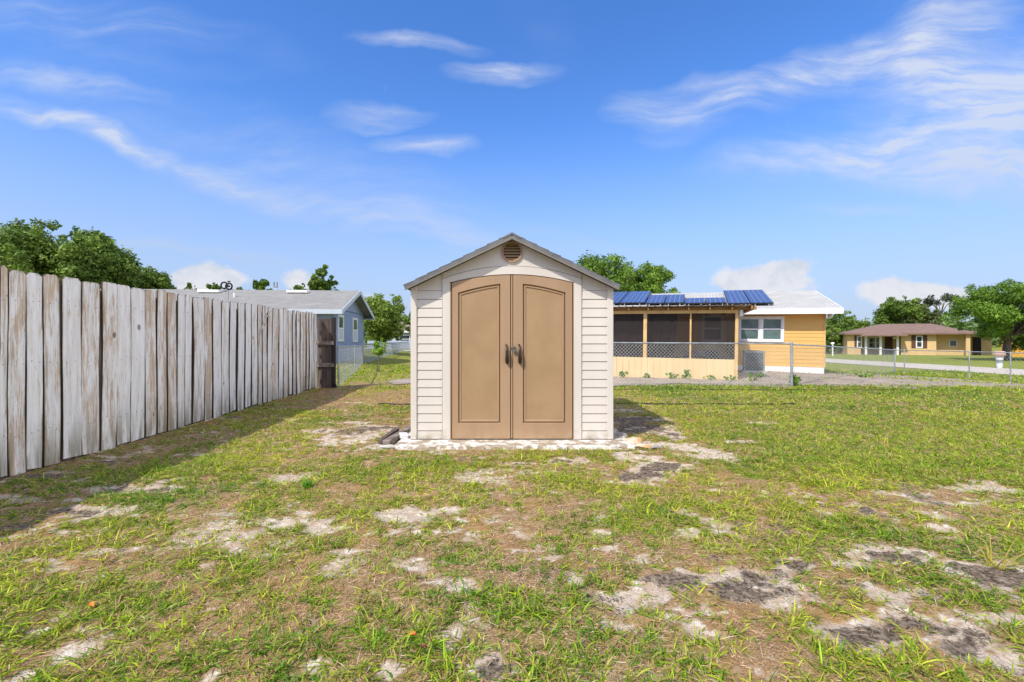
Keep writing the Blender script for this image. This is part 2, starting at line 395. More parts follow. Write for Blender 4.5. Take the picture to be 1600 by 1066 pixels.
# irregular near edge of the old paved yard
edge = [(x, 13.0 + .35 * math.sin(x * 1.7) + .25 * math.sin(x * 4.1 + 1) - .05*x*(x>7)) for x in np.arange(-3.3, 21.0, .45)]
poly = edge + [(20.6, 12.5), (19.6, 17.5), (18.6, 20.8), (17.6, 22.6), (11.7, 19.2), (10, 19.5), (7, 22), (-2.5, 22), (-3.2, 18.2), (-3.9, 14.6)]
sheet('paved_yard', poly, asphalt('old_asphalt', (.38,.31,.25), (.27,.22,.18), (.46,.40,.32)), .018)
sheet('road', [(24.0,-5),(29.2,-5),(29.2,120),(24.0,120)], asphalt('road_surface', (.54,.48,.41), (.47,.42,.36), (.56,.50,.43)), .02, 2.5)
sheet('street', [(-60,46),(30,46),(30,52),(-60,52)], asphalt('street_surface', (.50,.47,.44), (.44,.42,.40), (.52,.50,.47)), .02, 2.5)

# ------------------------------------------------------------------ grass
def in_region(x, y):
    ok = ~((np.abs(x) < 1.28) & (y > 5.32) & (y < 8.75)) & ~((y > 5.4) & (y < 8.7) & (x > -1.35) & (x < 1.5))
    fx = -4.45 - .0718 * (y - 4.12)
    ok &= ~((y < 12.6) & (x < fx + .02))
    return ok
def tufts(tiers, kind):
    B = []
    for y0, y1, dens in tiers:
        yc = y0
        area = 2 * 1.14 * (y1**2 - y0**2) / 2 + .8 * (y1 - y0); n = int(area * dens)
        y = np.sqrt(rng.uniform(y0**2, y1**2, n)); x = rng.uniform(-1, 1, n) * (1.12 * y + .4)
        sa, da, g = masks(x, y); u = rng.random(n)
        p = g if kind == 'g' else np.clip(.85 - .60 * sa - .65 * da, .05, 1)
        if kind == 'g': p = p ** 1.3
        k = (u < p) & in_region(x, y)
        # keep pavement mostly clear
        pav = (y > 13.2) & (x > -3.6) & (x < 19.5 - .0 * y) & (y < 21.5)
        k &= ~(pav & (rng.random(n) > (.05 + .5 * (fbm(x*.8, y*.8, 91) > .60))))
        k &= ~((x > 24) & (x < 29.2) & (y > 10))
        B.append(np.stack([x[k], y[k], g[k], np.full(k.sum(), .5*(y0+y1))], 1))
    return np.concatenate(B)
def blades(name, base, yaw, elev, L, W, curve, col, segs, m, label, z_off=0.0):
    n = len(L); P = segs + 1
    t = np.linspace(0, 1, P)[None, :]
    ang = elev[:, None] - curve[:, None] * t                 # pitch falls along the blade
    ds = L[:, None] / segs
    hx = np.concatenate([np.zeros((n,1)), np.cumsum(np.cos(ang[:, :-1]) * ds, 1)], 1)
    hz = np.concatenate([np.zeros((n,1)), np.cumsum(np.sin(ang[:, :-1]) * ds, 1)], 1)
    hz = np.maximum(hz, 0.002 + z_off * 0)
    cy, sy = np.cos(yaw)[:, None], np.sin(yaw)[:, None]
    cx = base[:, 0:1] + hx * cy; cyy = base[:, 1:2] + hx * sy; cz = base[:, 2:3] + hz
    w = W[:, None] * (np.array([.7, 1.0, .75, .18][:P]) if P == 4 else np.array([.9, 1., .15][:P]) if P == 3 else np.array([1, .25]))[None, :] / 2
    tw = rng.normal(0, .5, n)[:, None]
    dx, dy, dz = -sy * w * np.cos(tw), cy * w * np.cos(tw), w * np.sin(tw)
    A = np.stack([cx - dx, cyy - dy, cz - dz], -1); Bv = np.stack([cx + dx, cyy + dy, cz + dz], -1)
    V = np.stack([A, Bv], 2).reshape(-1, 3)
    i = (np.arange(n) * P * 2)[:, None] + (np.arange(segs) * 2)[None, :]; i = i.ravel()
    Fq = np.stack([i, i+1, i+3, i+2], 1)
    C = np.repeat(col, P * 2, 0)
    o = np_mesh(name, V, Fq, m, None, C, True); tag(o, label, 'grass', None, 'stuff'); return o
def gz(x, y):
    near = smooth(15, 9, y); sa, _, _ = masks(x, y)
    return zg(x, y) + near * ((fbm(x*1.4, y*1.4, 71) - .5) * .05 + (fbm(x*9, y*9, 75, 3) - .5) * .03 - .012 * sa)
def green_grass():
    T = tufts([(1.2,3,1300),(3,5,1100),(5,8,680),(8,13,330),(13,26,70)], 'g')
    for lo, hi, nb, segs, wmul, lmul, nm in ((0,4.5,10,3,1.0,1.0,0),(4.5,9,8,2,1.15,.95,1),(9,99,5,2,2.0,1.0,2)):
        S = T[(T[:,3] >= lo) & (T[:,3] < hi)]
        if nm == 2: pass
        n = len(S); k = rng.integers(max(nb-4,2), nb+3, n); idx = np.repeat(np.arange(n), k); N = len(idx)
        size = np.exp(np.clip(rng.normal(0, .28, n), -1, .42)); lush = S[:,2]
        bx = S[idx,0] + rng.normal(0, .011, N) * (1 + nm*.6); by = S[idx,1] + rng.normal(0, .011, N) * (1+nm*.6)
        z = gz(S[:,0], S[:,1])[idx] - .004
        yaw = rng.uniform(0, 2*math.pi, N); elev = np.clip(rng.normal(.48, .36, N), .05, 1.45)
        L = .039 * size[idx] * np.exp(np.clip(rng.normal(0, .35, N), -2, .45)) * (.75 + .5 * lush[idx]) * lmul
        W = (.0046 + .0026 * rng.random(N)) * wmul
        far = smooth(9, 20, by); W = W * (1 + 1.5 * far); L = L * (1 + .7 * far)
        hue = np.clip(rng.normal(.5, .22, n)[idx] + rng.normal(0, .14, N) + (fbm(bx*.8, by*.8, 33) - .5) * 1.1 - .12 * (lush[idx] - .55), 0, 1)[:, None]
        dk = np.array([.085,.215,.010]); lt = np.array([.47,.50,.035]); c = dk * (1 - hue) + lt * hue
        c = c * np.exp(rng.normal(.08, .26, N))[:, None]
        dry = rng.random(N) < (.12 + .10 * (1 - lush[idx])); c[dry] = np.array([.40,.29,.12]) * np.exp(rng.normal(0, .2, dry.sum()))[:, None]
        blades('lawn_grass' if nm == 0 else 'lawn_grass', np.stack([bx, by, z], 1), yaw, elev, L, W, rng.uniform(.3, 1.3, N), np.clip(c, 0, .8), segs, M['blade'],
            ['patchy bright green grass tufts in the foreground of the yard','green grass around the shed in the middle of the yard','green grass at the far edge of the yard and beyond the chain link fence'][nm])
def straw():
    T = tufts([(1.2,3,7500),(3,5,4200),(5,8,1900),(8,13,600)], 's')
    n = len(T); z = gz(T[:,0], T[:,1])
    far = smooth(2, 11, T[:,1])
    L = .030 * np.exp(rng.normal(0, .42, n)) * (1 + .6 * far); W = (.0011 + .0013 * rng.random(n)) * (1 + 2.2 * far)
    pal = np.array([[.60,.43,.27],[.47,.29,.16],[.70,.57,.42],[.32,.19,.11],[.56,.33,.15],[.18,.12,.08]])
    orange = np.clip((fbm(T[:,0]*.7, T[:,1]*.7, 55) - .42) * 4 + 1.5*(T[:,1]>7.5)*(T[:,0]<-1), 0, 1.4)
    c = pal[rng.integers(0, 6, n)] * np.exp(rng.normal(0, .15, n))[:, None]
    c = c * (1 - .35 * orange[:, None]) + np.array([.50,.26,.08]) * .35 * orange[:, None]
    blades('dry_thatch', np.stack([T[:,0], T[:,1], z + .002], 1), rng.uniform(0, 6.283, n), rng.uniform(-.05, .45, n), L, W, rng.uniform(0, .8, n), c, 2, M['straw'],
        'dead straw coloured thatch lying between the green tufts')
green_grass(); straw()

# ------------------------------------------------------------------ shed
SY = 5.71; S = F / SY
def sx(px): return (px - 799.8) / S
def sz(py): return EYE + (533 - py) / S
shed = empty('storage_shed', (0, SY, 0))
tag(shed, 'beige plastic garden shed with brown double doors standing on a concrete slab', 'shed')
zb = .034; zw = sz(450); hw = 1.222; depth = 2.95
def gable(x): return 2.455 - (2.455 - 1.84) * abs(x) / 1.27   # underside line of roof at the front
m = MB()
# side, rear walls, front corner posts, floor
m.box(-hw, -hw + .04, .03, depth, zb, 1.86).box(hw - .04, hw, .03, depth, zb, 1.86)
m.prism([(-hw+.04, zb), (hw-.04, zb), (hw-.04, 1.86), (0, 2.44), (-hw+.04, 1.86)], depth - .04, depth)
m.build('wall', M['cream'], shed)
for s in (-1, 1):
    m = MB()
    x0, x1 = sorted((s * hw, s * (hw - .072)))
    m.prism([(x0, zb), (x1, zb), (x1, gable(x1)-.01), (x0, gable(x0)-.01)], -.004, .05)
    m.build('corner_post', M['cream'], shed, .006)
# lap siding rows either side of the doors
rows = [sz(y) for y in (454,467.7,481.5,496,510,523.6,537.5,551.4,565.3,578.8,593,606.2,619.8,633.3,646.9,660.4,673.6,687.5)]
for s in (-1, 1):
    m = MB(); x0, x1 = sorted((s * (hw - .072), s * .845))
    for i, zz in enumerate(rows):
        top = rows[i-1] if i else gable(x1 if s < 0 else x0) - .015
        if i == 0:
            m.prism([(x0, zz+.002), (x1, zz+.002), (x1, gable(x1)-.01), (x0, gable(x0)-.01)], .022, .05); continue
        zz = max(zz, zb); y0, y1 = .0125, .0205
        m.add([(x0,y0,zz+.004),(x1,y0,zz+.004),(x1,y1,top-.002),(x0,y1,top-.002),(x0,.045,zz+.004),(x1,.045,zz+.004),(x1,.045,top),(x0,.045,top)],
            [(0,1,2,3),(4,7,6,5),(0,4,5,1),(3,2,6,7),(0,3,7,4),(1,5,6,2)])
    m.build('siding', M['cream'], shed)
MB().box(-hw+.02, hw-.02, .046, .06, zb, 1.84).build('backing', M['cream'], shed)
# door frame, arch and gable face
dx0, dx1 = sx(703), sx(896.5); fx0, fx1 = sx(691), sx(908.5)
def arc(x, zc, ze, half): return ze + (zc - ze) * math.sqrt(max(0, 1 - (x / half) ** 2 * .98)) if False else zc - (zc - ze) * (x / half) ** 2
zt = lambda x: arc(x, sz(428.5), sz(441.5), .75)
zo = lambda x: arc(x, sz(416), sz(436), .845)
m = MB()
m.box(fx0, dx0, .002, .05, zb, zt(dx0)); m.box(dx1, fx1, .002, .05, zb, zt(dx1))
n = 28; xs = [fx0 + (fx1 - fx0) * i / n for i in range(n+1)]
lo = [(x, zt(max(dx0, min(dx1, x)))) for x in xs]; hi = [(x, zo(x)) for x in xs]
for i in range(n): m.prism([lo[i], lo[i+1], hi[i+1], hi[i]], .002, .05)
m.build('door_frame', M['cream'], shed)
m = MB()
for i in range(n):
    a, b = xs[i], xs[i+1]
    m.prism([(a, zo(a)+.006), (b, zo(b)+.006), (b, gable(b)-.012), (a, gable(a)-.012)], .010, .05)
m.build('gable_panel', M['cream'], shed)
# vent
vc = sz(394)
m = MB(); N_ = 40
for i in range(N_):
    a, b = 2*math.pi*i/N_, 2*math.pi*(i+1)/N_
    for r0, r1, y0 in ((.127, .146, .004),):
        m.prism([(r0*math.cos(a), vc+r0*math.sin(a)), (r0*math.cos(b), vc+r0*math.sin(b)), (r1*math.cos(b), vc+r1*math.sin(b)), (r1*math.cos(a), vc+r1*math.sin(a))], y0, .012)
m.build('vent_trim', M['cream'], shed)
m = MB()
for i in range(N_):
    a, b = 2*math.pi*i/N_, 2*math.pi*(i+1)/N_; r0, r1 = .104, .126
    m.prism([(r0*math.cos(a), vc+r0*math.sin(a)), (r0*math.cos(b), vc+r0*math.sin(b)), (r1*math.cos(b), vc+r1*math.sin(b)), (r1*math.cos(a), vc+r1*math.sin(a))], -.014, .0095)
for k in range(6):
    zc = vc - .088 + k * .0345; hw_ = math.sqrt(max(.0001, .105**2 - (zc + .008 - vc)**2))
    m.add([(-hw_,-.012,zc-.006),(hw_,-.012,zc-.006),(hw_,.008,zc+.018),(-hw_,.008,zc+.018),(-hw_,-.006,zc-.008),(hw_,-.006,zc-.008),(hw_,.0095,zc+.014),(-hw_,.0095,zc+.014)],
        [(0,1,2,3),(7,6,5,4),(0,4,5,1),(3,2,6,7),(0,3,7,4),(1,5,6,2)])
vent = m.build('vent', M['tan'], shed)
m = MB(); m.prism([(.104*math.cos(2*math.pi*i/N_), vc+.104*math.sin(2*math.pi*i/N_)) for i in range(N_)], .0085, .0098); m.build('backing', M['darkgap'], vent)
# doors
def door(x0, x1, side):
    d = empty('door', (0, 0, 0)); d.parent = shed
    y0 = -.012; z0 = sz(685.3)
    zt2 = lambda x: zt(x) - .012
    if side < 0: pl, pr = sx(715.5), sx(782.0)
    else: pl, pr = sx(816.5), sx(883.5)
    pb = sz(661.5)
    pt = lambda x: sz(443.8) - (sz(443.8) - sz(457.6)) * min(1, max(0, abs(x) - abs(sx(782))) / (abs(sx(715.5)) - abs(sx(782)))) ** 1.45
    m = MB(); K = 16
    def strip(a, b, f0, f1, ya, yb=.034):
        q = [a + (b - a) * i / K for i in range(K+1)]
        # front sheet + edges as one clean band
        vs = []; fs = []
        for x in q: vs += [(x, ya, f0(x)), (x, ya, f1(x)), (x, yb, f0(x)), (x, yb, f1(x))]
        for i in range(K):
            o = i*4; fs += [(o, o+4, o+5, o+1), (o+2, o+3, o+7, o+6), (o, o+2, o+6, o+4), (o+1, o+5, o+7, o+3)]
        fs += [(0,1,3,2), (K*4, K*4+2, K*4+3, K*4+1)]
        m.add(vs, fs)
    strip(x0, pl, lambda x: z0, zt2, y0); strip(pr, x1, lambda x: z0, zt2, y0)
    strip(pl, pr, lambda x: z0, lambda x: pb, y0); strip(pl, pr, pt, zt2, y0)
    o = m.build('door_leaf', M['tan'], d)
    # raised moulding: bevelled step from frame down to groove, then panel
    m = MB()
    def ring(in0, in1, ya, yb):
        def loop(off, y):
            L = [(pl+off, y, pb+off), (pr-off, y, pb+off)]
            for i in range(K+1):
                x = (pr-off) + ((pl+off) - (pr-off)) * i / K
                xx = min(max(x, pl), pr); L.append((x, y, pt(xx) - off))
            return L
        A = loop(in0, ya); B = loop(in1, yb); n = len(A)
        m.add(A + B, [(i, (i+1) % n, (i+1) % n + n, i + n) for i in range(n)])
    ring(0, .010, y0, .018); ring(.010, .022, .018, -.004); ring(.022, .034, -.004, -.003); ring(.034, .041, -.003, .008)
    m.build('moulding', M['tan'], d, 0, False)
    m = MB(); L = [(pl+.041, pb+.041), (pr-.041, pb+.041)] + [((pr-.041) + ((pl+.041)-(pr-.041))*i/K, pt(min(max((pr-.041) + ((pl+.041)-(pr-.041))*i/K, pl), pr)) - .041) for i in range(K+1)]
    m.prism(L, .0078, .03); m.build('panel', M['tanl'], d)
    # handle: bowed grip hung from a round stud
    hx = sx(791.5) if side < 0 else sx(811.5); zt_ = sz(539); m = MB()
    m.tube([(hx-.006*1, y0-.001, zt_), (hx-.006, y0-.030, zt_)], .010, 12)
    pts = [(hx, y0-.018, zt_+.006), (hx+.001, y0-.036, zt_-.03), (hx+.003, y0-.046, zt_-.09), (hx+.004, y0-.045, zt_-.15), (hx+.005, y0-.034, zt_-.20), (hx+.005, y0-.016, zt_-.222)]
    m.tube(pts, [.010,.012,.017,.021,.023,.014], 12)
    h = m.build('handle', M['handle'], d)
    MB().tube([(hx-.006, y0-.029, zt_), (hx-.006, y0-.034, zt_)], .0085, 12).build('stud', M['steel'], h)
    for px in ((725, 766) if side < 0 else (829, 866)):
        MB().tube([(sx(px), y0-.0005, zt(sx(px)) - .052), (sx(px), y0-.004, zt(sx(px)) - .052)], .006, 8).build('screw', M['tan'], d)
    return d
door(dx0 + .026, sx(797.0), -1); door(sx(801.6), dx1 - .022, 1)
for a, b in ((dx0 + .001, dx0 + .014), (dx1 - .013, dx1 - .001)): MB().box(a, b, .004, .034, zb, zt(a) - .004).build('jamb', M['tan'], shed)
m = MB(); m.box(dx0 + .001, dx1 - .001, .036, .045, zb + .0, zt(0) - .01); m.build('door_recess', M['darkgap'], shed)
m = MB(); m.box(sx(798.2), sx(800.6), -.008, .033, sz(685), zt(0) - .016); m.build('astragal', M['tan'], shed, .001)
m = MB(); m.box(sx(698.8), sx(701.2), -.0, .03, sz(685), zt(dx0)-.012) if False else None
m = MB(); hz_ = sz(545)
m.box(sx(798), sx(805), -.020, -.0125, hz_-.004, hz_+.016).box(sx(800.5), sx(803), -.032, -.0205, hz_-.016, hz_+.024)
m.tube([(sx(801.5), -.035, hz_+.028), (sx(801.5)+.012, -.035, hz_+.045), (sx(801.5)+.024, -.035, hz_+.028), (sx(801.5)+.024, -.035, hz_-.0)], .0035, 6)
m.box(sx(801.2), sx(805.8), -.046, -.027, hz_-.045, hz_-.004)
m.build('hasp', M['steel'], shed, .001)
# sill strip under the doors
MB().box(-hw, hw, -.012, .03, zb - .012, zb - .001).build('sill', M['shedtrim'], shed)
# roof: two slopes with overhang, ribs of panel joints, rake trim
ov = .135; ex = 1.262; ezb = 1.842; apx = 2.452
for s in (-1, 1):
    m = MB(); nrm = Vector((s * (apx - ezb), 0, ex)).normalized()
    a = [(s*ex, -ov, ezb), (0, -ov, apx), (0, depth+.06, apx), (s*ex, depth+.06, ezb)]
    if s > 0: a = a[::-1]
    m.slabq(a, nrm, .032)
    dirv = Vector((-s*ex, 0, apx-ezb)); Lr = dirv.length; dirv.normalize()
    e = Vector((s*ex, 0, ezb)); 
    for k in range(9):                                  # stepped shingle courses
        t0 = Lr * k / 9; p = e + dirv * t0 + nrm * .032; q = e + dirv * (t0 + Lr/9) + nrm * .032
        m.add([(p.x,-ov-.002,p.z),(p.x,depth+.062,p.z),(q.x,-ov-.002,q.z),(q.x,depth+.062,q.z),
            (p.x+nrm.x*.014,-ov-.002,p.z+nrm.z*.014),(p.x+nrm.x*.014,depth+.062,p.z+nrm.z*.014),(q.x+nrm.x*.003,-ov-.002,q.z+nrm.z*.003),(q.x+nrm.x*.003,depth+.062,q.z+nrm.z*.003)],
            [(0,4,5,1),(4,6,7,5),(0,2,6,4),(1,5,7,3)])
    m.build('roof_slope', M['shedroof'], shed)
    m = MB(); b = [Vector(p) for p in ((s*ex, 0, ezb), (0, 0, apx))]
    vs = []
    for y in (-ov, -ov + .018):
        vs += [(b[0].x, y, b[0].z - .022), (0, y, apx - .030), (0, y, apx - .001), (b[0].x, y, b[0].z - .001)]
    m.add(vs, [(0,1,2,3),(7,6,5,4),(0,4,5,1),(3,2,6,7),(0,3,7,4),(1,5,6,2)])
    m.build('rake_trim', M['shedtrim'], shed)
m = MB()
for k in range(11): m.prism([(-.11, apx-.030), (0, apx+.024+.004*(k%2)), (.11, apx-.030), (.11, apx-.008), (0, apx+.048+.004*(k%2)), (-.11, apx-.008)], -ov-.006 + k*.281, -ov-.006 + k*.281 + .283)
m.build('ridge_cap', M['shedroof'], shed)

# slab with broken painted edge
def slab():
    n = 90; xs = np.linspace(-1.345, 1.40, n); V = []; Fq = []
    yf = 5.37 - SY + .0 * xs + (fbm(xs*4, xs*0, 301) - .5) * .07 + (fbm(xs*19, xs*0, 305) - .5) * .035
    yb_ = 3.06
    for i, x in enumerate(xs):
        zt_ = .030 + (vn(x*9, 0, 7) - .5) * .010
        V += [(x, yf[i], -.03), (x, yf[i] + .004, zt_ - .010), (x, yf[i] + .02, zt_), (x, -.02, .031), (x, yb_, .031), (x, yb_, -.03)]
    for i in range(n-1):
        for k in range(5): a = i*6 + k; Fq.append((a, a+6, a+7, a+1))
    m = MB(); m.add(V, Fq); m.add(V[:6], [(0,1,2,3,4,5)]); m.add(V[-6:], [(5,4,3,2,1,0)])
    t = NT('painted_slab'); P = t.n('ShaderNodeNewGeometry').outputs['Position']
    c = t.mix(t.step(t.noise(P, 7, 6, .65), .43, .55), (.72,.70,.66), (.36,.29,.21))
    c = t.mix(t.step(t.noise(t.mapv(P, scale=(1,2.5,2)), 22, 5, .7), .56, .64), c, (.10,.085,.06))
    o = m.build('shed_slab', t.out(c, .85, t.bump(t.noise(P, 30, 4), .6, .01))); o.location = (0, SY, 0)
    tag(o, 'concrete slab under the shed with flaking white paint along its front edge', 'slab')
slab()

def rock(name, loc, sx_, sy_, sz_, seed, m, label, rz=0, cat='rock', grp=None):
    import bmesh
    bm = bmesh.new(); bmesh.ops.create_icosphere(bm, subdivisions=4, radius=1)
    r = random.Random(seed); pl = [(Vector((r.gauss(0,1), r.gauss(0,1), r.gauss(0,.7))).normalized(), r.uniform(.5, .85)) for _ in range(12)]
    for v in bm.verts:
        p = v.co.copy()
        for n, d in pl:
            e = p.dot(n) - d
            if e > 0: p -= n * e * .93
        p *= 1 + .05 * (float(vn(p.x*5 + seed, p.y*5 + p.z*3)) - .5)
        v.co = Vector((p.x*sx_, p.y*sy_, p.z*sz_))
    me = bpy.data.meshes.new(name); bm.to_mesh(me); bm.free(); me.materials.append(m)
    o = bpy.data.objects.new(name, me); COL.objects.link(o); o.location = loc; o.rotation_euler[2] = rz
    return tag(o, label, cat, grp)
rock('rock', (1.36, 5.98, .02), .11, .14, .055, 3, M['rock'], 'grey flat stone against the right wall of the shed, in its shadow')
rock('rock', (1.44, 5.62, .025), .17, .16, .045, 9, M['rocko'], 'largest rock, orange stained, at the right end of the shed slab', .5)
rock('rock', (1.52, 5.44, .01), .15, .07, .035, 14, M['rocko'], 'flat pinkish stone in front of the large orange stained rock', .1)
rock('rock', (1.62, 5.37, .012), .07, .06, .035, 21, M['rock'], 'small pale grey rock at the outer end of the slab debris')
rock('rock', (-1.42, 5.46, .008), .12, .08, .022, 25, M['conc'], 'flat pale concrete chunk at the left end of the shed slab')
# timbers left of the shed
def beam(a, b, w, t, label, m='greywood'):
    o = empty('timber', a, 0); mb = MB(); A = Vector((0,0,0)); B = Vector(b) - Vector(a)
    K = 10; pts = [A.lerp(B, i / K) for i in range(K+1)]
    bpy.data.objects.remove(o); r = random.Random(int(w*1e4))
    d = (B - A).normalized(); side = Vector((0,0,1)).cross(d).normalized()
    vs = []; fs = []
    for i, p in enumerate(pts):
        j = lambda: r.uniform(-.004, .004)
        for s1, s2 in ((-1,0),(1,0),(1,1),(-1,1)):
            vs.append(p + side * (s1 * w/2 + j()) + Vector((0,0,s2*t + j())))
    for i in range(K):
        for k in range(4): fs.append((i*4+k, i*4+(k+1)%4, (i+1)*4+(k+1)%4, (i+1)*4+k))
    fs += [(0,3,2,1), (K*4, K*4+1, K*4+2, K*4+3)]
    mb.add(vs, fs); o = mb.build('timber', M[m], None, .004); o.location = a
    return tag(o, label, 'timber')
beam((-1.46, 5.48, .0), (-1.33, 6.75, .01), .085, .07, 'rotting grey timber lying along the left side of the shed slab')
beam((-1.565, 5.62, .0), (-1.50, 6.2, .035), .05, .05, 'short dark board tilted on the outer side of the rotting timber', 'darkwood')
o = MB().box(-.05,.05,-.06,.06,0,.045).build('paint_scraper_block', M['white'], None, .006); o.name = 'brick'
o.location = (-1.335, 5.83, .035); o.rotation_euler = (.1, .05, .35); tag(o, 'small white brick beside the left corner of the shed', 'brick')

# hose across the yard, and a dark strip drawing the shadowy pavement edge
def wl(x0, x1, y, n, seed, r=.009):
    xs = np.linspace(x0, x1, n); ys = y + (fbm(xs*.35, xs*0, seed) - .5) * .35
    return MB().tube([(float(a), float(b), float(gz(np.array([a]), np.array([b]))[0]) + .013) for a, b in zip(xs, ys)], r, 6)
o = wl(-2.6, 5.4, 9.05, 120, 401, .013).build('hose_and_edge_line', M['hose']); tag(o, 'thin dark hose lying across the grass behind the shed', 'hose')
o = wl(-1.0, 9.6, 11.8, 120, 431, .012).build('hose_and_edge_line', M['hose']); tag(o, 'dark strip added for the shadowy rim of the grass just in front of the chain link fence', 'hose')

# ------------------------------------------------------------------ wooden fence
FX = lambda y: -4.45 - .0718 * (y - 4.12)
def fence():
    root = empty('wooden_fence', (0, 0, 0)); tag(root, 'long tall board fence with peeling white paint along the left side', 'fence')
    e = [0, 13.5,42,67.5,96,127,157,181.5,204,227,245,261,276.5,289,300.5,319,332,346,358,370,382,392.6,403,410,418,425.5,436,443,450.6,457,463,468.6,474,478.3,482.6,487,491,495.5]
    Y = [-4.154 / ((x - 800) / F + .0718) for x in e]
    pre = [Y[0]]
    while pre[0] > -1.6: pre.insert(0, pre[0] - random.uniform(.15, .19))
    Y = pre + Y[1:]
    V = []; Fq = []; C = []
    r = random.Random(5)
    for i in range(len(Y) - 1):
        y0, y1 = Y[i] , Y[i+1]; g = r.uniform(.009, .018) + .0042 * max(0, y0 - 3.5); w = y1 - y0 - g
        if w < .05: continue
        yc = (y0 + y1) / 2; top = 1.862 + .008*(yc-4)+ r.uniform(-.022, .022); bot = .012 + r.uniform(-.01, .03)
        lean = r.gauss(0, .010); off = r.uniform(-.005, .005); tilt = r.gauss(0, .03); bow = r.gauss(0, .012)
        rnd = r.random(); wear = min(1, max(0, r.gauss(.62, .15)))
        th = .018; nz = 10; dog = r.choice([.020, .025, .03]); base = len(V)
        for k in range(nz + 1):
            t = k / nz; z = bot + (top - bot) * t
            ed = 0 if k < nz else dog
            if k == nz - 1: z = top - dog * 1.1
            if k == nz: z = top
            cy = yc + lean * (t - .3) + bow * math.sin(t * 3.1); hwid = w / 2 - ed + .0015 * math.sin(k * 2.3 + i)
            if k == 0: hwid -= r.uniform(0, .006)
            for sgn in (-1, 1):
                yy = cy + sgn * hwid; xx = FX(yy) + off + tilt * sgn * hwid + .006 * math.sin(t*5+i)
                zz = z + (r.uniform(-.012, .012) if k == 0 else 0)
                V += [(xx, yy, zz), (xx - th, yy, zz)]; C += [(rnd, wear, t, sgn)] * 2
        for k in range(nz):
            a = base + k * 4; b = a + 4
            Fq += [(a, a+2, b+2, b), (a+1, b+1, b+3, a+3), (a, b, b+1, a+1), (a+2, a+3, b+3, b+2)]
        Fq += [(base, base+1, base+3, base+2), (base+nz*4, base+nz*4+2, base+nz*4+3, base+nz*4+1)]
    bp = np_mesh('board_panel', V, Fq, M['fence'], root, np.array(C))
    bp.data.materials.append(pm('board_edge_gap_shade', (.075,.055,.04), rough=.9))  # side faces coloured dark as the shade inside the gaps
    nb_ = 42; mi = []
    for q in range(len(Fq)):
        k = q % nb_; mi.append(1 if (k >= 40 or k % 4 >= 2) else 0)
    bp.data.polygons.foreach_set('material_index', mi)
    m = MB(); rr = random.Random(9)
    for i in range(len(Y) - 1):
        if Y[i] < 3: continue
        for z in (.36, 1.02, 1.60):
            for q in (.3, .7):
                y = Y[i] + (Y[i+1]-Y[i])*(q + rr.uniform(-.06,.06)); zz = z + rr.uniform(-.025,.025); m.tube([(FX(y)+.004, y, zz), (FX(y)+.0125, y, zz)], .0028, 6)
    m.build('nail', pm('rusty_nail', (.10,.06,.04)), root)['kind'] = 'stuff'
    for z in (.35, 1.0, 1.62):
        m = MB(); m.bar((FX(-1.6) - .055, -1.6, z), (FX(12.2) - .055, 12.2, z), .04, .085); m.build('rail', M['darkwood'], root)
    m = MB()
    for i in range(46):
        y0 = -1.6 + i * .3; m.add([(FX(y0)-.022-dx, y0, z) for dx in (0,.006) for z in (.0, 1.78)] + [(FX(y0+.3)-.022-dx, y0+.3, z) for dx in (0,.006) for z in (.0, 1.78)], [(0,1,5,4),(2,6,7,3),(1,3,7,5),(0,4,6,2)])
    m.build('gap_shade_backing', M['darkwood'], root)  # dark sheet added behind the boards, standing in for shade in the gaps
    y = -1.2
    while y < 12.3:
        x = FX(y) - .115; MB().box(x-.045, x+.045, y-.045, y+.045, -.05, 1.72).build('post', M['darkwood'], root); y += 2.4
    # broken diagonal sliver hanging on the boards
    ya = -4.154 / ((404 - 800) / F + .0718); yb = -4.154 / ((423 - 800) / F + .0718)
    m = MB(); m.tube([(FX(ya)+.016, ya, 1.15), (FX(ya)+.022, ya+.03, 1.4), (FX(yb)+.03, (ya+yb)/2, 1.66), (FX(yb)+.026, yb, 1.84)], [.004,.010,.013,.006], 5, False)
    m.build('broken_sliver', M['lumber'] if False else pm('pale_splinter', (.62,.55,.46)), root)
fence()
def brown_panel():
    root = empty('wooden_gate', (-5.05, 12.32, 0)); tag(root, 'weathered brown board panel with two rails at the end of the white fence', 'gate')
    m = MB(); r = random.Random(3); x = -.02
    while x < .36:
        w = r.uniform(.095, .12); top = 1.80 + r.uniform(-.03, .03)
        m.prism([(x, 0), (x+w-.006, 0), (x+w-.006, top-.03), (x+w-.03, top), (x+.025, top), (x, top-.03)], r.uniform(0,.008), .03); x += w
    m.build('board_panel', M['darkwood'], root)
    MB().box(.36, .445, -.02, .07, -.05, 1.83).build('post', M['dark'] if False else pm('black_post', (.035,.028,.026), rough=.9), root)
    for z in (1.17, .60): MB().box(-.03, .43, -.055, -.021, z-.055, z+.055).build('rail', M['greywood'], root)
    MB().tube([(.40,-.03,.14),(.47,-.05,.12),(.50,-.04,.02)], .02, 8).build('wire_coil', M['dark'], root)
brown_panel()

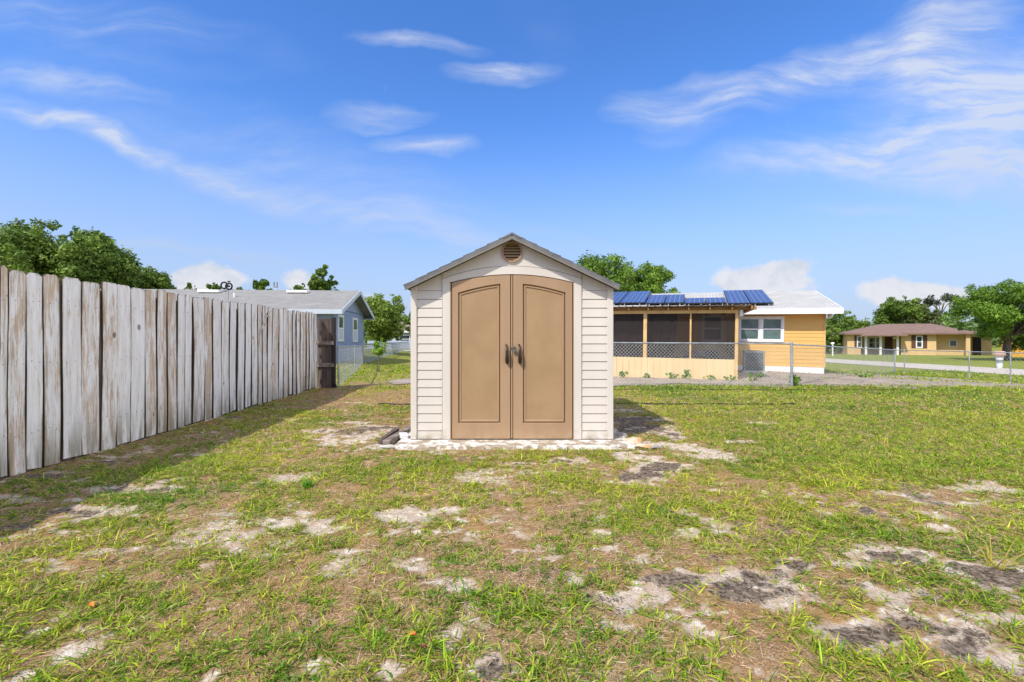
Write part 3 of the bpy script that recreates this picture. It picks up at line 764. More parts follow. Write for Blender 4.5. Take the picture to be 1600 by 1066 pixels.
# ------------------------------------------------------------------ chain link fences
def chain(name, label, A, B, hA, nposts, posts_at=None, cell=.078, r=.0026, term=(1,1), top_r=.019):
    A = Vector(A); B = Vector(B); L = (B - A).length; d = (B - A) / L
    root = empty(name, A, 0); tag(root, label, 'fence')
    D = B - A; dh = Vector((D.x, D.y, 0)); Lh = dh.length; u = dh / Lh; sl = D.z / Lh
    P = lambda s, h: u * s + Vector((0, 0, sl * s + h))
    H = hA; V = []; Fq = []
    n = int((Lh + H) / cell)
    nrm = Vector((0,0,1)).cross(u)
    def rod(a, b):
        dd = (b - a).normalized(); s1 = dd.cross(nrm).normalized(); base = len(V)
        for p in (a, b):
            for k in range(3):
                an = 2 * math.pi * k / 3; V.append(tuple(p + (s1 * math.cos(an) + nrm * math.sin(an)) * r))
        for k in range(3): Fq.append((base+k, base+(k+1)%3, base+3+(k+1)%3, base+3+k))
    for i in range(n + 1):
        s0 = i * cell - H + .02                       # rising to the right
        a, b = s0, s0 + H - .02
        t0 = max(0, -a) ; t1 = min(1e9, Lh - a)
        lo, hi = max(0, t0), min(H - .03, t1)
        if hi - lo > .02:
            rod(P(a + lo, .02 + lo), P(a + hi, .02 + hi))
            rod(P(Lh - a - lo, .02 + lo) + nrm*.003, P(Lh - a - hi, .02 + hi) + nrm*.003)
    np_mesh('wire_mesh', V, Fq, M['wire'], root)
    MB().tube([P(0, H), P(Lh, H)], top_r, 8).build('top_rail', M['galv'], root)
    ps = posts_at if posts_at is not None else [Lh * i / (nposts-1) for i in range(nposts)]
    for i, s in enumerate(ps):
        big = (i == 0 and term[0]) or (i == len(ps)-1 and term[1]); rr = .036 if big else .024
        m = MB(); m.tube([P(s, -.08) , P(s, H - (.0 if not big else -.03))], rr, 12); po = m.build('post', M['galv'], root)
        MB().tube([P(s, H + (.03 if big else .0)), P(s, H + (.045 if big else .03)), P(s, H + (.06 if big else .035))], [rr*1.12, rr*1.0, rr*.3], 12).build('cap', M['galv'], po)
    return root
def ang(ax, ay): return (ax, ay, float(zg(ax, ay)))
C1 = (7.44, 12.6)
chain('chain_link_fence', 'grey chain link fence running in front of the screened porch', (.35, 12.75, -.005), (*C1, -.04), 1.19, 0, [0, 7.09], cell=.095, r=.0027)
chain('chain_link_fence', 'chain link fence running back from the thick corner post towards the street on the right', (*C1, -.04), (19.4, 24.0, -.40), 1.17, 2, [16.52], cell=.16, r=.0024)
chain('chain_link_fence', 'low chain link fence along the street side, in front of the long brown roofed house', (19.4, 24.0, -.40), (19.95, 14.0, -.42), 1.17, 0, [.55, 3.7, 5.3, 8.0], cell=.16, r=.0028, term=(0,0))
chain('chain_link_fence', 'chain link fence leading back from the brown wooden panel on the left', (-4.58, 12.45, -.02), (-7.9, 25.0, -.12), 1.09, 0, [.15, 6.9, 12.98], cell=.17, r=.0022, term=(0,0), top_r=.022)
chain('chain_link_fence', 'farthest chain link fence on the left, beyond the small bright green sapling', (-7.9, 25.0, -.12), (-11.3, 52.0, -.05), 1.15, 0, [12.3, 17.6], cell=.30, r=.010, term=(0,0), top_r=.045)

# ------------------------------------------------------------------ windows
def window(parent, x0, x1, z0, z1, y, fr=.07, glass='glass', sash=True, mull=0, proud=.05):
    w = MB(); w.box(x0, x0+fr, y-proud, y+.02, z0, z1).box(x1-fr, x1, y-proud, y+.02, z0, z1).box(x0+fr, x1-fr, y-proud, y+.02, z0, z0+fr).box(x0+fr, x1-fr, y-proud, y+.02, z1-fr, z1)
    n = mull + 1; W = (x1 - x0 - 2*fr)
    for i in range(1, n): xm = x0 + fr + W * i / n; w.box(xm - fr*.7, xm + fr*.7, y-proud+.002, y+.02, z0+fr, z1-fr)
    o = w.build('window', M['white'], parent)
    g = MB().box(x0+fr*.5, x1-fr*.5, y-.006, y+.012, z0+fr*.5, z1-fr*.5).build('pane', M[glass], o)
    if sash:
        s = MB()
        for i in range(n):
            a = x0 + fr + W*i/n + (fr*.7 if i else 0); b = x0 + fr + W*(i+1)/n - (fr*.7 if i < n-1 else 0); zm = (z0+z1)/2; q = .035
            s.box(a, b, y-proud*.6, y-.0065, zm-.03, zm+.03)
            s.box(a, a+q, y-proud*.55, y-.0065, z0+fr, zm-.03).box(b-q, b, y-proud*.55, y-.0065, z0+fr, zm-.03).box(a+q, b-q, y-proud*.55, y-.0065, z0+fr, z0+fr+q)
            s.box(a, a+q, y-proud*.55, y-.0065, zm+.03, z1-fr).box(b-q, b, y-proud*.55, y-.0065, zm+.03, z1-fr).box(a+q, b-q, y-proud*.55, y-.0065, z1-fr-q, z1-fr)
        s.build('sash', M['white'], o)
    return o

# ------------------------------------------------------------------ yellow house with screened porch
HA = R(-21.0)
HO = Vector((7.0, 14.7, -.06))
house = empty('yellow_house', HO, 0, rot=(0, R(.75), HA))
tag(house, 'yellow clapboard house with pale shingle roof, solar panels and a screened porch', 'house')
def hl(px, py, plane):          # photo ray -> house local point on plane n.p = c (local)
    Mx = Matrix.LocRotScale(HO, house.rotation_euler.to_quaternion() if hasattr(house.rotation_euler, 'to_quaternion') else None, None)
    Mi = Mx.inverted(); o = Mi @ Vector((0, 0, EYE)); d = (Mi.to_3x3() @ Vector(((px-800)/F, 1, (533-py)/F)))
    n, c = plane; n = Vector(n); t = (c - n.dot(o)) / n.dot(d); return o + d * t
DW = 5.5                                        # house wall plane
wl_ = hl(1287, 560, ((0,1,0), DW)); XR = wl_.x
ez = hl(1287, 489, ((0,1,0), DW)).z             # soffit height
zb0 = hl(1240, 577.5, ((0,1,0), DW)).z; zf = hl(1240, 573, ((0,1,0), DW)).z
XL = -9.0; BD = 8.2                             # depth of main house
m = MB()
z = zf; ex_ = .148
while z < ez:
    z1 = min(z + ex_, ez + .02)
    m.add([(XL,DW-.016,z),(XR,DW-.016,z),(XR,DW-.003,z1),(XL,DW-.003,z1),(XL,DW+.05,z),(XR,DW+.05,z),(XR,DW+.05,z1),(XL,DW+.05,z1)],
        [(0,1,2,3),(0,4,5,1),(0,3,7,4),(1,5,6,2),(4,7,6,5)])
    z += ex_
m.box(XR-.12, XR-.001, DW+.051, DW+BD, zf, ez).box(XL, XR-.13, DW+BD-.1, DW+BD, zf, ez).box(XL, XL+.1, DW+.051, DW+BD-.11, zf, ez)
m.build('siding_wall', M['yel'], house)
MB().box(XR-.002, XR+.05, DW-.03, DW+.06, zf, ez).build('corner_board', M['lumber'], house)
MB().box(XL, XR+.02, DW-.01, DW+BD, zb0-.3, zf-.002).build('foundation', M['white'], house)
window(house, hl(1153,510,((0,1,0),DW)).x - .0, hl(1225,510,((0,1,0),DW)).x, hl(1200,534.5,((0,1,0),DW)).z, hl(1200,494.5,((0,1,0),DW)).z, DW-.02, .085, 'glassg', True, 1, .05)
window(house, hl(1096,510,((0,1,0),DW)).x, hl(1131,510,((0,1,0),DW)).x, hl(1110,535,((0,1,0),DW)).z, hl(1110,492,((0,1,0),DW)).z, DW-.02, .085, 'glass', True, 0, .05)
# roof
yE = DW - .55; pE = hl(1312, 482, ((0,1,0), yE)); zE = pE.z; xE = pE.x
yR = DW + BD/2; pR = hl(1277, 453.5, ((0,1,0), yR)); zR = pR.z; xR2 = xE + .10
slope = (zR - zE) / (yR - yE)
m = MB()
m.prismx([(yE, zE-.04), (yE, zE), (yR, zR), (2*yR-yE, zE), (2*yR-yE, zE-.04), (yR, zR-.05)], XL-.4, max(xE, xR2))
m.build('roof', M['shw'], house)
m = MB(); xe = max(xE, xR2)
m.box(XL-.4, xe+.012, yE-.03, yE-.002, zE-.20, zE+.012)
for s in (0, 1):
    a = (xe+.002, yE, zE); b = (xe+.002, yR, zR); 
    m.add([(xe+.002,yE,zE-.19),(xe+.002,yR,zR-.19),(xe+.002,yR,zR+.012),(xe+.002,yE,zE+.012),(xe+.03,yE,zE-.19),(xe+.03,yR,zR-.19),(xe+.03,yR,zR+.012),(xe+.03,yE,zE+.012)],
        [(0,1,2,3),(7,6,5,4),(0,4,5,1),(3,2,6,7),(0,3,7,4),(1,5,6,2)]) if s == 0 else None
m.build('fascia', M['white'], house)
m = MB(); m.box(XL-.3, xe, yE, DW-.02, ez-.0, ez+.02); m.build('soffit', M['lumber'], house)
m = MB(); m.prismx([(DW+.1, ez), (DW+BD-.1, ez), (yR, zR-.12)], XR-.1, XR-.02); m.build('gable_wall', M['yel'], house)
# solar panels in four staggered groups on the roof plane
rn = Vector((0, -slope, 1)).normalized(); rp = (tuple(rn), rn.dot(Vector((0, yE, zE))) + .11)
for q, lab in (([(1196,453),(1210,474),(1137.5,474.6),(1133,455)], 0), ([(1133.6,466),(1136.5,474),(1070,474),(1070,466.3)], 1), ([(1069,461),(1069,474),(1008.8,474),(1011,461.6)], 2), ([(1009,456),(1007.8,474),(930,474),(948,457)], 3)):
    P4 = [hl(px, py, rp) for px, py in q]
    # square the group to the roof axes
    x1 = (P4[0].x + P4[1].x)/2; x0 = (P4[2].x + P4[3].x)/2; yt = (P4[0].y + P4[3].y)/2; yb2 = (P4[1].y+P4[2].y)/2
    x0, x1, yb2 = P4[2].x, P4[1].x, (P4[1].y + P4[2].y)/2
    zz = lambda y: zE + (y - yE) * slope + .09
    w = x1 - x0; npn = max(1, round(w / 1.0)) ; hh = (yt - yb2)
    for k in range(npn):
        a = x0 + w*k/npn; b = x0 + w*(k+1)/npn - .02
        L = math.hypot(hh, zz(yt)-zz(yb2)); an = math.atan2(zz(yt)-zz(yb2), hh)
        pn = MB(); pn.box(0, b-a, 0, L, 0, .045); po = pn.build('solar_panel', M['dark'], house); po.location = (a, yb2, zz(yb2)); po.rotation_euler = (an, 0, 0)
        c = MB(); c.box(.018, b-a-.018, .018, L-.018, .0455, .049); co = c.build('cells', M['solar'], po)
        for fx_ in (.2, .8): MB().bar(((b-a)*fx_, .02, -.10), ((b-a)*fx_, .02, 0), .04, .04).build('mount', M['galv'], po)
# porch
porch_w = hl(940, 590, ((0,1,0), 0)).x - .6
kt = hl(1100, 561.0, ((0,1,0), 0)).z; bt = hl(1100, 484.8, ((0,1,0), 0)).z; bb = hl(1100, 489.8, ((0,1,0), 0)).z
m = MB(); x = 0
m.box(porch_w, -.09, .0, .05, -.12, kt)
x = -.09
while x > porch_w:                                   # shallow board grooves
    m.box(x-.195, x-.016, -.022, -.001, -.10, kt-.002); x -= .2
m.box(-.05, -.001, .09, DW-.03, -.12, kt)
m.build('knee_wall', M['yelp'], house)
posts = [(-.09, .0), (hl(1079,520,((0,1,0),0)).x-.025, hl(1079,520,((0,1,0),0)).x+.025), (hl(1008,520,((0,1,0),0)).x-.055, hl(1008,520,((0,1,0),0)).x+.055), (porch_w, porch_w+.09)]
for a, b in posts: MB().box(a, b, -.02, .07, (-.12 if b-a > .085 and a > -.2 else kt+.001), bb-.001).build('porch_post', M['lumber'], house)
MB().box(porch_w, .0, -.03, .08, bb, bt).build('porch_beam', M['lumber'], house)
MB().box(-.08, -.0, .081, DW-.03, bb, bt).build('porch_beam', M['lumber'], house)
MB().box(-.08, .0, DW*.5, DW*.5+.08, kt, bb).build('porch_post', M['lumber'], house)
xs_ = sorted([porch_w+.09, posts[2][0], posts[2][1], posts[1][0], posts[1][1], -.09])
for i in range(0, 6, 2):
    m = MB(); m.add([(xs_[i], .03, kt), (xs_[i+1], .03, kt), (xs_[i+1], .03, bb), (xs_[i], .03, bb)], [(0,1,2,3)]); m.build('insect_screen', M['screen'], house, 0, False)
m = MB(); m.add([(-.04,.07,kt),(-.04,DW-.03,kt),(-.04,DW-.03,bb),(-.04,.07,bb)], [(0,1,2,3)]); m.build('insect_screen', M['screen'], house, 0, False)
# rafters + corrugated roof
rz0 = hl(1100, 476.5, ((0,1,0), -.35)).z; rs = (zE + .0 - .12 - rz0) / (yE + .35); rs = max(rs, .012)
x = .42
while x > porch_w:
    m = MB(); m.bar((x, -.30, rz0-.09), (x, yE+.0, rz0-.09 + rs*(yE+.35)), .045, .10); m.build('rafter', M['rafter'], house); x -= .62
MB().box(porch_w, .50, -.02, .02, bt+.001, rz0-.06).build('blocking', M['rafter'], house)
m = MB(); x1r = hl(1178, 477, ((0,1,0), -.38)).x; K = 10; x = porch_w - .3; pv = []
prof = [(0,0),(.09,0),(.105,.024),(.125,.024),(.14,0)]
while x < x1r:
    pv += [(x + a, b) for a, b in prof]; x += .23
m2 = []
for xx, zz_ in pv: m2.append((xx, zz_))
vs = []; fs = []
for xx, zz_ in m2:
    z0_ = rz0 - .02 + zz_; vs += [(xx, -.38, z0_), (xx, yE+.05, z0_ + rs*(yE+.4)), (xx, -.38, z0_-.004), (xx, yE+.05, z0_-.004 + rs*(yE+.4))]
for i in range(len(m2)-1):
    o_ = i*4; fs += [(o_, o_+4, o_+5, o_+1), (o_+2, o_+3, o_+7, o_+6), (o_, o_+2, o_+6, o_+4), (o_+1, o_+5, o_+7, o_+3)]
m.add(vs, fs); m.build('porch_roof', M['metalroof'], house)
MB().box(.06, x1r, -.30, yE+.0, rz0-.15, rz0-.135).build('porch_soffit', M['rafter'], house) if False else None
MB().bar((x1r-.05, -.33, rz0-.08), (x1r-.05, yE, rz0-.08+rs*(yE+.3)), .04, .11).build('rafter', M['rafter'], house)
MB().box(porch_w, -.05, .06, DW-.03, -.10, -.02).build('porch_floor', M['conc'], house)
MB().box(.03, .13, -.04, .06, bb-.10, bt-.005).build('electrical_box', M['white'], house, .005)
# flood lamp under the eave
m = MB(); m.tube([(XR+.14, DW-.10, ez-.001), (XR+.14, DW-.10, ez-.06)], .03, 10); m.tube([(XR+.14, DW-.10, ez-.055), (XR+.15, DW-.15, ez-.11), (XR+.16, DW-.19, ez-.19)], [.05,.075,.095], 14)
m.build('floodlight', M['whitepl'], house)
# curtain inside the left bays
cx0, cx1 = porch_w + .1, hl(1066, 520, ((0,1,0), .35)).x
def curtain(x0, x1, y, taper):
    n = 70; V = []; Fq = []
    for i in range(n+1):
        u = i / n
        for j in range(9):
            v = j / 8; x = x0 + (x1 - x0) * (u * (1 - taper * (1 - v)) )
            V.append((x, y + .05 * math.sin(u * 41 + v*2) * (.3 + v*.2) + .03 * math.sin(u*17), kt*.15 + (bb + .02 - kt*.15) * v))
    for i in range(n):
        for j in range(8): a = i*9+j; Fq.append((a, a+9, a+10, a+1))
    return np_mesh('curtain', V, Fq, M['curtain'], None, None, True)
for a, b, y, tp, lab in ((porch_w+.1, posts[2][0]-.02, .4, 0., 'dark mauve curtain hanging behind the screen of the left porch bay'), (posts[2][1], cx1-.15, .4, .14, 'dark mauve curtain gathered to one side in the middle porch bay')):
    c = curtain(a, b, y, tp); c.location = HO; c.rotation_euler = house.rotation_euler; tag(c, lab, 'curtain')
def hworld(p): return Matrix.LocRotScale(HO, house.rotation_euler.to_quaternion(), None) @ Vector(p)
def patio_chair(loc, rz, label, mat='dark'):
    r_ = empty('patio_chair', loc, rz); tag(r_, label, 'chair', 'chairs inside the porch')
    MB().box(-.26,.26,-.25,.25,.42,.46).build('seat', M[mat], r_, .01)
    MB().add([(-.26,.22,.46),(.26,.22,.46),(.26,.32,.95),(-.26,.32,.95),(-.26,.25,.46),(.26,.25,.46),(.26,.35,.95),(-.26,.35,.95)], [(0,1,2,3),(7,6,5,4),(0,4,5,1),(3,2,6,7),(0,3,7,4),(1,5,6,2)]).build('backrest', M[mat], r_)
    for a in (-.24,.24):
        for b in (-.23,.23): MB().tube([(a,b,0),(a,b,.42)], .014, 6).build('leg', M['dark'], r_)
        MB().box(a-.02,a+.02,-.25,.25,.64,.67).build('armrest', M['dark'], r_)
patio_chair(hworld((-2.15, 2.4, -.02)), HA + .6, 'dark patio chair behind the middle screen of the porch', 'dark')
patio_chair(hworld((-.62, 2.6, -.02)), HA + .2, 'blue cushioned patio chair behind the right screen of the porch', 'bluef')
tb = empty('patio_table', hworld((-1.25, 2.3, -.02)), HA); tag(tb, 'dark patio table on the screened porch with boxes on top', 'table')
MB().box(-.38,.42,-.35,.35,.70,.74).build('tabletop', M['bluef'], tb, .01)
for a in (-.34,.38):
    for b in (-.31,.31): MB().box(a-.02,a+.02,b-.02,b+.02,0,.70).build('leg', M['dark'], tb)
bx = MB().box(-.16,.16,-.12,.12,0,.22).build('cardboard_box', M['pink'], None, .008); bx.location = hworld((-1.42, 2.3, .722)); bx.rotation_euler[2] = HA + .2
tag(bx, 'reddish box standing on the porch table', 'box')
bx = MB().tube([(0,0,0),(0,0,.05),(0,0,.16),(0,0,.18)], [.13,.15,.16,.15], 16).build('storage_tub', M['whitepl']); bx.location = hworld((-1.05, 2.25, .722)); tag(bx, 'pale round tub on the porch table', 'tub')

# AC condenser
acw = hl(1172, 575, ((0,1,0), DW - 1.35)); aw = hworld((acw.x + .12, DW - 1.35, 0))
ac = empty('air_conditioner', (aw.x, aw.y, float(zg(aw.x, aw.y)) + .02), HA); tag(ac, 'grey box air conditioning unit by the yellow wall beside the porch', 'air conditioner')
MB().box(-.42,.42,-.42,.42,-.02,.06).build('base', M['conc'], ac)
MB().box(-.35,.35,-.35,.35,.061,.10).box(-.35,-.31,-.35,-.31,.10,.76).box(.31,.35,-.35,-.31,.10,.76).box(-.35,-.31,.31,.35,.10,.76).box(.31,.35,.31,.35,.10,.76).box(-.36,.36,-.36,.36,.76,.82).build('cabinet', M['acgrey'], ac, .006)
m = MB()
for k in range(22):
    z = .125 + k * .029; m.box(-.31,.31,-.345,-.325,z,z+.012).box(-.345,-.325,-.31,.31,z,z+.012).box(.325,.345,-.31,.31,z,z+.012)
m.build('grille', M['acgrey'], ac)
MB().box(-.3,.3,-.3,.3,.10,.75).build('coil', M['dark'], ac)
m = MB()
for k in range(7): m.tube([(.04*(k+1)*math.cos(a), .04*(k+1)*math.sin(a), .832) for a in np.linspace(0, 2*math.pi, 25)], .004, 4)
m.build('fan_guard', M['dark'], ac)

# ------------------------------------------------------------------ blue house (left)
BA = R(4.0)
bh = empty('blue_house', (-9.05, 24.0, .38), BA); tag(bh, 'blue gabled house with grey shingle roof behind the white fence', 'house')
W_ = 6.3; eh = 2.55; rise = 1.12; LL = 19.0; oh = .45
gh = lambda y: eh - .05 + rise * (1 - abs(y - W_/2) / (W_/2))
# gable end wall at x=0 facing +x, grooves as separate boards
m = MB(); nb = 21
for k in range(nb):
    a = W_*k/nb; b = W_*(k+1)/nb - .018
    z2 = min(gh(a), gh(b)); 
    m.add([(0,a,-.35),(0,b,-.35),(0,b,eh-.02),(0,a,eh-.02),(-.03,a,-.35),(-.03,b,-.35),(-.03,b,eh-.02),(-.03,a,eh-.02)], [(0,1,2,3),(7,6,5,4),(0,4,5,1),(3,2,6,7),(0,3,7,4),(1,5,6,2)])
m.box(-.08, -.012, 0, W_, -.35, eh)
m.add([(.018,0,eh-.02),(.018,W_,eh-.02),(.018,W_,gh(W_)-.02),(.018,W_/2,gh(W_/2)-.02),(.018,0,gh(0)-.02),(-.05,0,eh-.02),(-.05,W_,eh-.02),(-.05,W_,gh(W_)-.02),(-.05,W_/2,gh(W_/2)-.02),(-.05,0,gh(0)-.02)],
    [(0,1,2,3,4),(9,8,7,6,5),(0,5,6,1),(1,6,7,2),(2,7,8,3),(3,8,9,4),(4,9,5,0)])
m.box(-LL, -.081, 0, .06, -.35, eh).box(-LL, -.081, W_-.06, W_, -.35, eh).box(-LL, -LL+.06, .061, W_-.061, -.35, eh)
m.build('panel_wall', M['blue'], bh)
def bwin(y0, y1, z0, z1):
    fr = .10; w = MB()
    w.box(-.01,.04,y0,y0+fr,z0,z1).box(-.01,.04,y1-fr,y1,z0,z1).box(-.01,.04,y0+fr,y1-fr,z0,z0+fr).box(-.01,.04,y0+fr,y1-fr,z1-fr,z1)
    o = w.build('window', M['white'], bh); MB().box(0.0,.012,y0+fr*.6,y1-fr*.6,z0+fr*.6,z1-fr*.6).build('pane', M['glassg'], o)
    zm = (z0+z1)/2; MB().box(.0125,.028,y0+fr,y1-fr,zm-.03,zm+.03).build('sash', M['white'], o)
    MB().box(.0125,.018,y0+fr,y1-fr,z0+fr,zm-.035).build('blind', M['bluetrim'], o)
bwin(.75, 1.75, .82, 2.22); bwin(3.65, 4.7, .78, 2.2)
m = MB(); m.prismx([(-oh, eh-.04-.16), (-oh, eh+.02-.16), (W_/2, eh+rise+.06), (W_+oh, eh+.02-.16), (W_+oh, eh-.04-.16), (W_/2, eh+rise-.02)], -LL-.4, .55)
m.build('roof', M['shg'], bh)
m = MB(); m.box(-LL-.4, .57, -oh-.03, -oh-.002, eh-.36, eh-.125).box(-LL-.4,.57,W_+oh+.002,W_+oh+.03,eh-.36,eh-.125)
for s in (0, 1):
    ya, yb_ = ((-oh, W_/2), (W_+oh, W_/2))[s]
    m.add([(.552,ya,eh-.36),(.552,yb_,eh+rise-.16),(.552,yb_,eh+rise+.075),(.552,ya,eh-.125),(.585,ya,eh-.36),(.585,yb_,eh+rise-.16),(.585,yb_,eh+rise+.075),(.585,ya,eh-.125)],
        [(0,1,2,3),(7,6,5,4),(0,4,5,1),(3,2,6,7),(0,3,7,4),(1,5,6,2)])
m.build('fascia', M['bluetrim'], bh)
m = MB(); m.box(-LL, .54, -oh, -.01, eh-.33, eh-.30).box(-LL, .54, W_+.01, W_+oh, eh-.33, eh-.30); m.build('soffit', M['bluetrim'], bh)
sl_ = (rise + .20) / (W_/2 + oh)
def onroof(px, py):
    o = Matrix.LocRotScale(Vector(bh.location), bh.rotation_euler.to_quaternion(), None).inverted(); p0 = o @ Vector((0,0,EYE)); d = o.to_3x3() @ Vector(((px-800)/F, 1, (533-py)/F))
    n = Vector((0, -sl_, 1)); c = eh-.14 + oh*sl_; t = (c - n.dot(p0)) / n.dot(d); return p0 + d*t
for a, b, yy in ((312,346,455.7),(450,483,456.2)):
    P0, P1 = onroof(a, yy+1), onroof(b, yy+1); m = MB(); m.box(P0.x, P1.x, P0.y-.25, P0.y+.25, P0.z-.03, P0.z+.12); m.build('ridge_vent', M['white'], bh, .02)
P0 = onroof(366.5, 464); MB().tube([(P0.x,P0.y,P0.z-.05),(P0.x,P0.y,P0.z+.2)], .07, 10).build('vent_pipe', M['whitepl'], bh)
P0 = onroof(349, 455.5); MB().tube([(P0.x,P0.y,P0.z-.05),(P0.x,P0.y,P0.z+.08),(P0.x,P0.y,P0.z+.14)], [.16,.16,.05], 10).build('roof_vent', M['acgrey'], bh)
# twin ring spinner on a pole, standing behind the fence
def spinner():
    d = 8.9; x = (356.5-800)/F*d; zc = EYE + (533-447)/F*d
    r_ = empty('garden_spinner', (x-.0, d, 0)); tag(r_, 'black twin ring wind spinner on a thin pole above the fence', 'wind spinner')
    MB().tube([(0,0,0),(0,0,zc-.03)], .008, 8).build('pole', M['galv'], r_)
    for dx, dz, rr, nm in ((-.070,.010,.058,'ring'),(.020,-.008,.058,'ring')):
        m = MB(); m.tube([(dx+rr*math.cos(a), -.01, zc+dz+rr*math.sin(a)) for a in np.linspace(0,2*math.pi,29)], .016, 8); m.build(nm, M['dark'], r_)
    MB().tube([(-.01,0,zc+.085),(.04,0,zc+.085)], .012, 8).build('cross_bar', M['dark'], r_)
    MB().tube([(.014,0,zc),(.012,0,zc+.08)], .005, 6).build('stem', M['dark'], r_)
    MB().tube([(.014,-.012,zc-.006),(.014,.012,zc-.006)], .018, 10).build('hub', M['dark'], r_)
spinner()
d_ = 30.0; x_ = (430.5-800)/F*d_; zt_ = EYE + (533-441)/F*d_
an = empty('weather_station', (x_, d_, .4)); tag(an, 'small white forked weather sensor on a mast behind the blue house roof', 'weather sensor')
MB().tube([(0,0,0),(0,0,zt_-.75)], .03, 6).build('mast', M['whitepl'], an)
MB().box(-.12,.12,-.05,.05,zt_-.75,zt_-.65).box(-.12,-.07,-.05,.05,zt_-.65,zt_-.40).box(.07,.12,-.05,.05,zt_-.65,zt_-.40).build('sensor_fork', M['acgrey'], an)

# ------------------------------------------------------------------ brown roofed house across the street (right)
D0 = 58.0; K0 = D0 / F
bz = -.42
def wx(px): return (px - 800) * K0
BRA = R(-25); ca, sa_ = math.cos(BRA), math.sin(BRA); br = empty('brown_roof_house', (wx(1324), D0, bz), BRA); tag(br, 'long low tan house with brown hip roof across the street', 'house')
def X(px):
    q = (px - 800) / F; return (q * D0 - wx(1324)) / (ca - q * sa_)
Z = lambda py, d=D0: EYE + (533 - py) * d / F - bz
ze = Z(521)
def wallbox(parent, x0, x1, y0, z1, m, th=.15): return MB().box(x0, x1, y0, y0+th, -.2, z1).build('wall', m, parent)
wallbox(br, 0, X(1345), 0, ze, M['tanwall']); wallbox(br, X(1345)+.01, X(1408)-.01, 1.7, ze, M['tanwall']); wallbox(br, X(1408), X(1463), 0, ze, M['tanwall'])
wallbox(br, X(1463)+.01, X(1512), .9, ze, M['tanwall']); wallbox(br, X(1512)+.01, X(1568), 2.6, ze, M['tanwall'])
MB().box(X(1345)-.15, X(1345), .151, 1.69, -.2, ze).box(X(1408), X(1408)+.15, .151, 1.69, -.2, ze).box(X(1463)-.15, X(1463), .151, .89, -.2, ze).build('return_wall', M['tanwall'], br)
MB().box(0, .15, .151, 7.6, -.2, ze).build('side_wall', M['tanwall'], br)
for px in (1351.5, 1374, 1400.5): MB().box(X(px)-.11, X(px)+.11, -.55, -.33, -.2, ze-.15).build('porch_column', M['white'], br)
MB().box(X(1511)-.18, X(1511)+.18, -.3, .05, -.2, ze).build('carport_column', M['tanwall'], br)
x0, x1 = X(1318), X(1512); ov_ = .7; yr = 4.2; zr = ze + 1.2
m = MB(); hipx = 4.2 - x0
m.add([(x0,-ov_,ze),(x1+.6,-ov_,ze),(x1+.6,8.4,ze),(x0,8.4,ze),(x0+hipx,yr,zr),(x1-2,yr,zr),(x0,-ov_,ze-.18),(x1+.6,-ov_,ze-.18),(x1+.6,8.4,ze-.18),(x0,8.4,ze-.18)],
    [(0,1,5,4),(1,2,5),(2,3,4,5),(3,0,4),(6,9,8,7),(0,6,7,1),(1,7,8,2),(2,8,9,3),(3,9,6,0)])
m.build('roof', M['shb'], br)
m = MB(); xa, xb = X(1341), X(1411)
m.add([(xa,-1.7,ze-.22),(xb,-1.7,ze-.22),(xb-1.0,-.3,ze+.16),(xa+1.0,-.3,ze+.16),(xa,-1.7,ze-.38),(xb,-1.7,ze-.38),(xb,-.3,ze-.3),(xa,-.3,ze-.3)],
    [(0,1,2,3),(4,7,6,5),(0,4,5,1),(1,5,6,2),(3,7,4,0),(2,6,7,3)])
m.build('porch_roof', M['shb'], br)
window(br, X(1362), X(1386), .75, 2.1, 1.68, .08, 'glass', True, 1)
MB().box(X(1389), X(1401), 1.62, 1.69, -.1, 2.15).build('door', M['brownwood'], br)
window(br, X(1431), X(1441.5), .85, 2.25, -.02, .07, 'glass', True, 0)
for a, b in ((1424, 1430.5), (1442, 1448.5), (1335, 1338.5)): MB().box(X(a), X(b), -.05, -.002, .8, 2.3).build('shutter', M['brownwood'], br)
window(br, X(1339), X(1345)+.1, .8, 2.25, -.02, .06, 'glass', True, 0)
window(br, X(1488), X(1500.5), 1.0, 1.75, .88, .06, 'glass', False, 0)
MB().box(X(1536.5), X(1550), 2.52, 2.59, -.1, 2.1).build('door', M['dark'], br)
MB().box(X(1512)+.63, X(1566), -.6, 6, ze+.02, ze+.22).build('carport_roof', pm('carport_fascia', (.50,.38,.24)), br)
MB().tube([(X(1397), -.1, 1.9),(X(1397), -.1, 2.1)], .14, 10).build('lamp', M['white'], br)
ow = empty('orange_wall', (767/F*49.5, 49.5, bz), 0); tag(ow, 'bright orange garden wall behind the big street tree', 'wall')
MB().box(0, 9, 0, .2, -.2, 2.3).build('wall_panel', M['orangewall'], ow); MB().box(-.1, 9.1, -.05, .25, 2.3, 2.4).build('coping', M['orangewall'], ow)
fh = empty('small_house', ((1297-800)/F*72, 72.0, -.42), 0); tag(fh, 'small brown roofed house with dark carport, far right behind the yellow house', 'house')
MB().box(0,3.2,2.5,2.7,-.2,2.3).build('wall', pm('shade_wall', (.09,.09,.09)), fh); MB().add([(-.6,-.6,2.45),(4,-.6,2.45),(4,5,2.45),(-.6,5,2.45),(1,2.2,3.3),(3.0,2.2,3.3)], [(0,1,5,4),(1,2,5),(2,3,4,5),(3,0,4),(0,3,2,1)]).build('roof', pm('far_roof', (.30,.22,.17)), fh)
for a in (1.55, 2.05): MB().box(a-.06,a+.06,-.3,-.18,-.2,2.3).build('column', M['white'], fh)
MB().box(0,3.4,-.3,2.4,2.2,2.44).build('fascia', pm('pale_fascia', (.55,.48,.40)), fh)
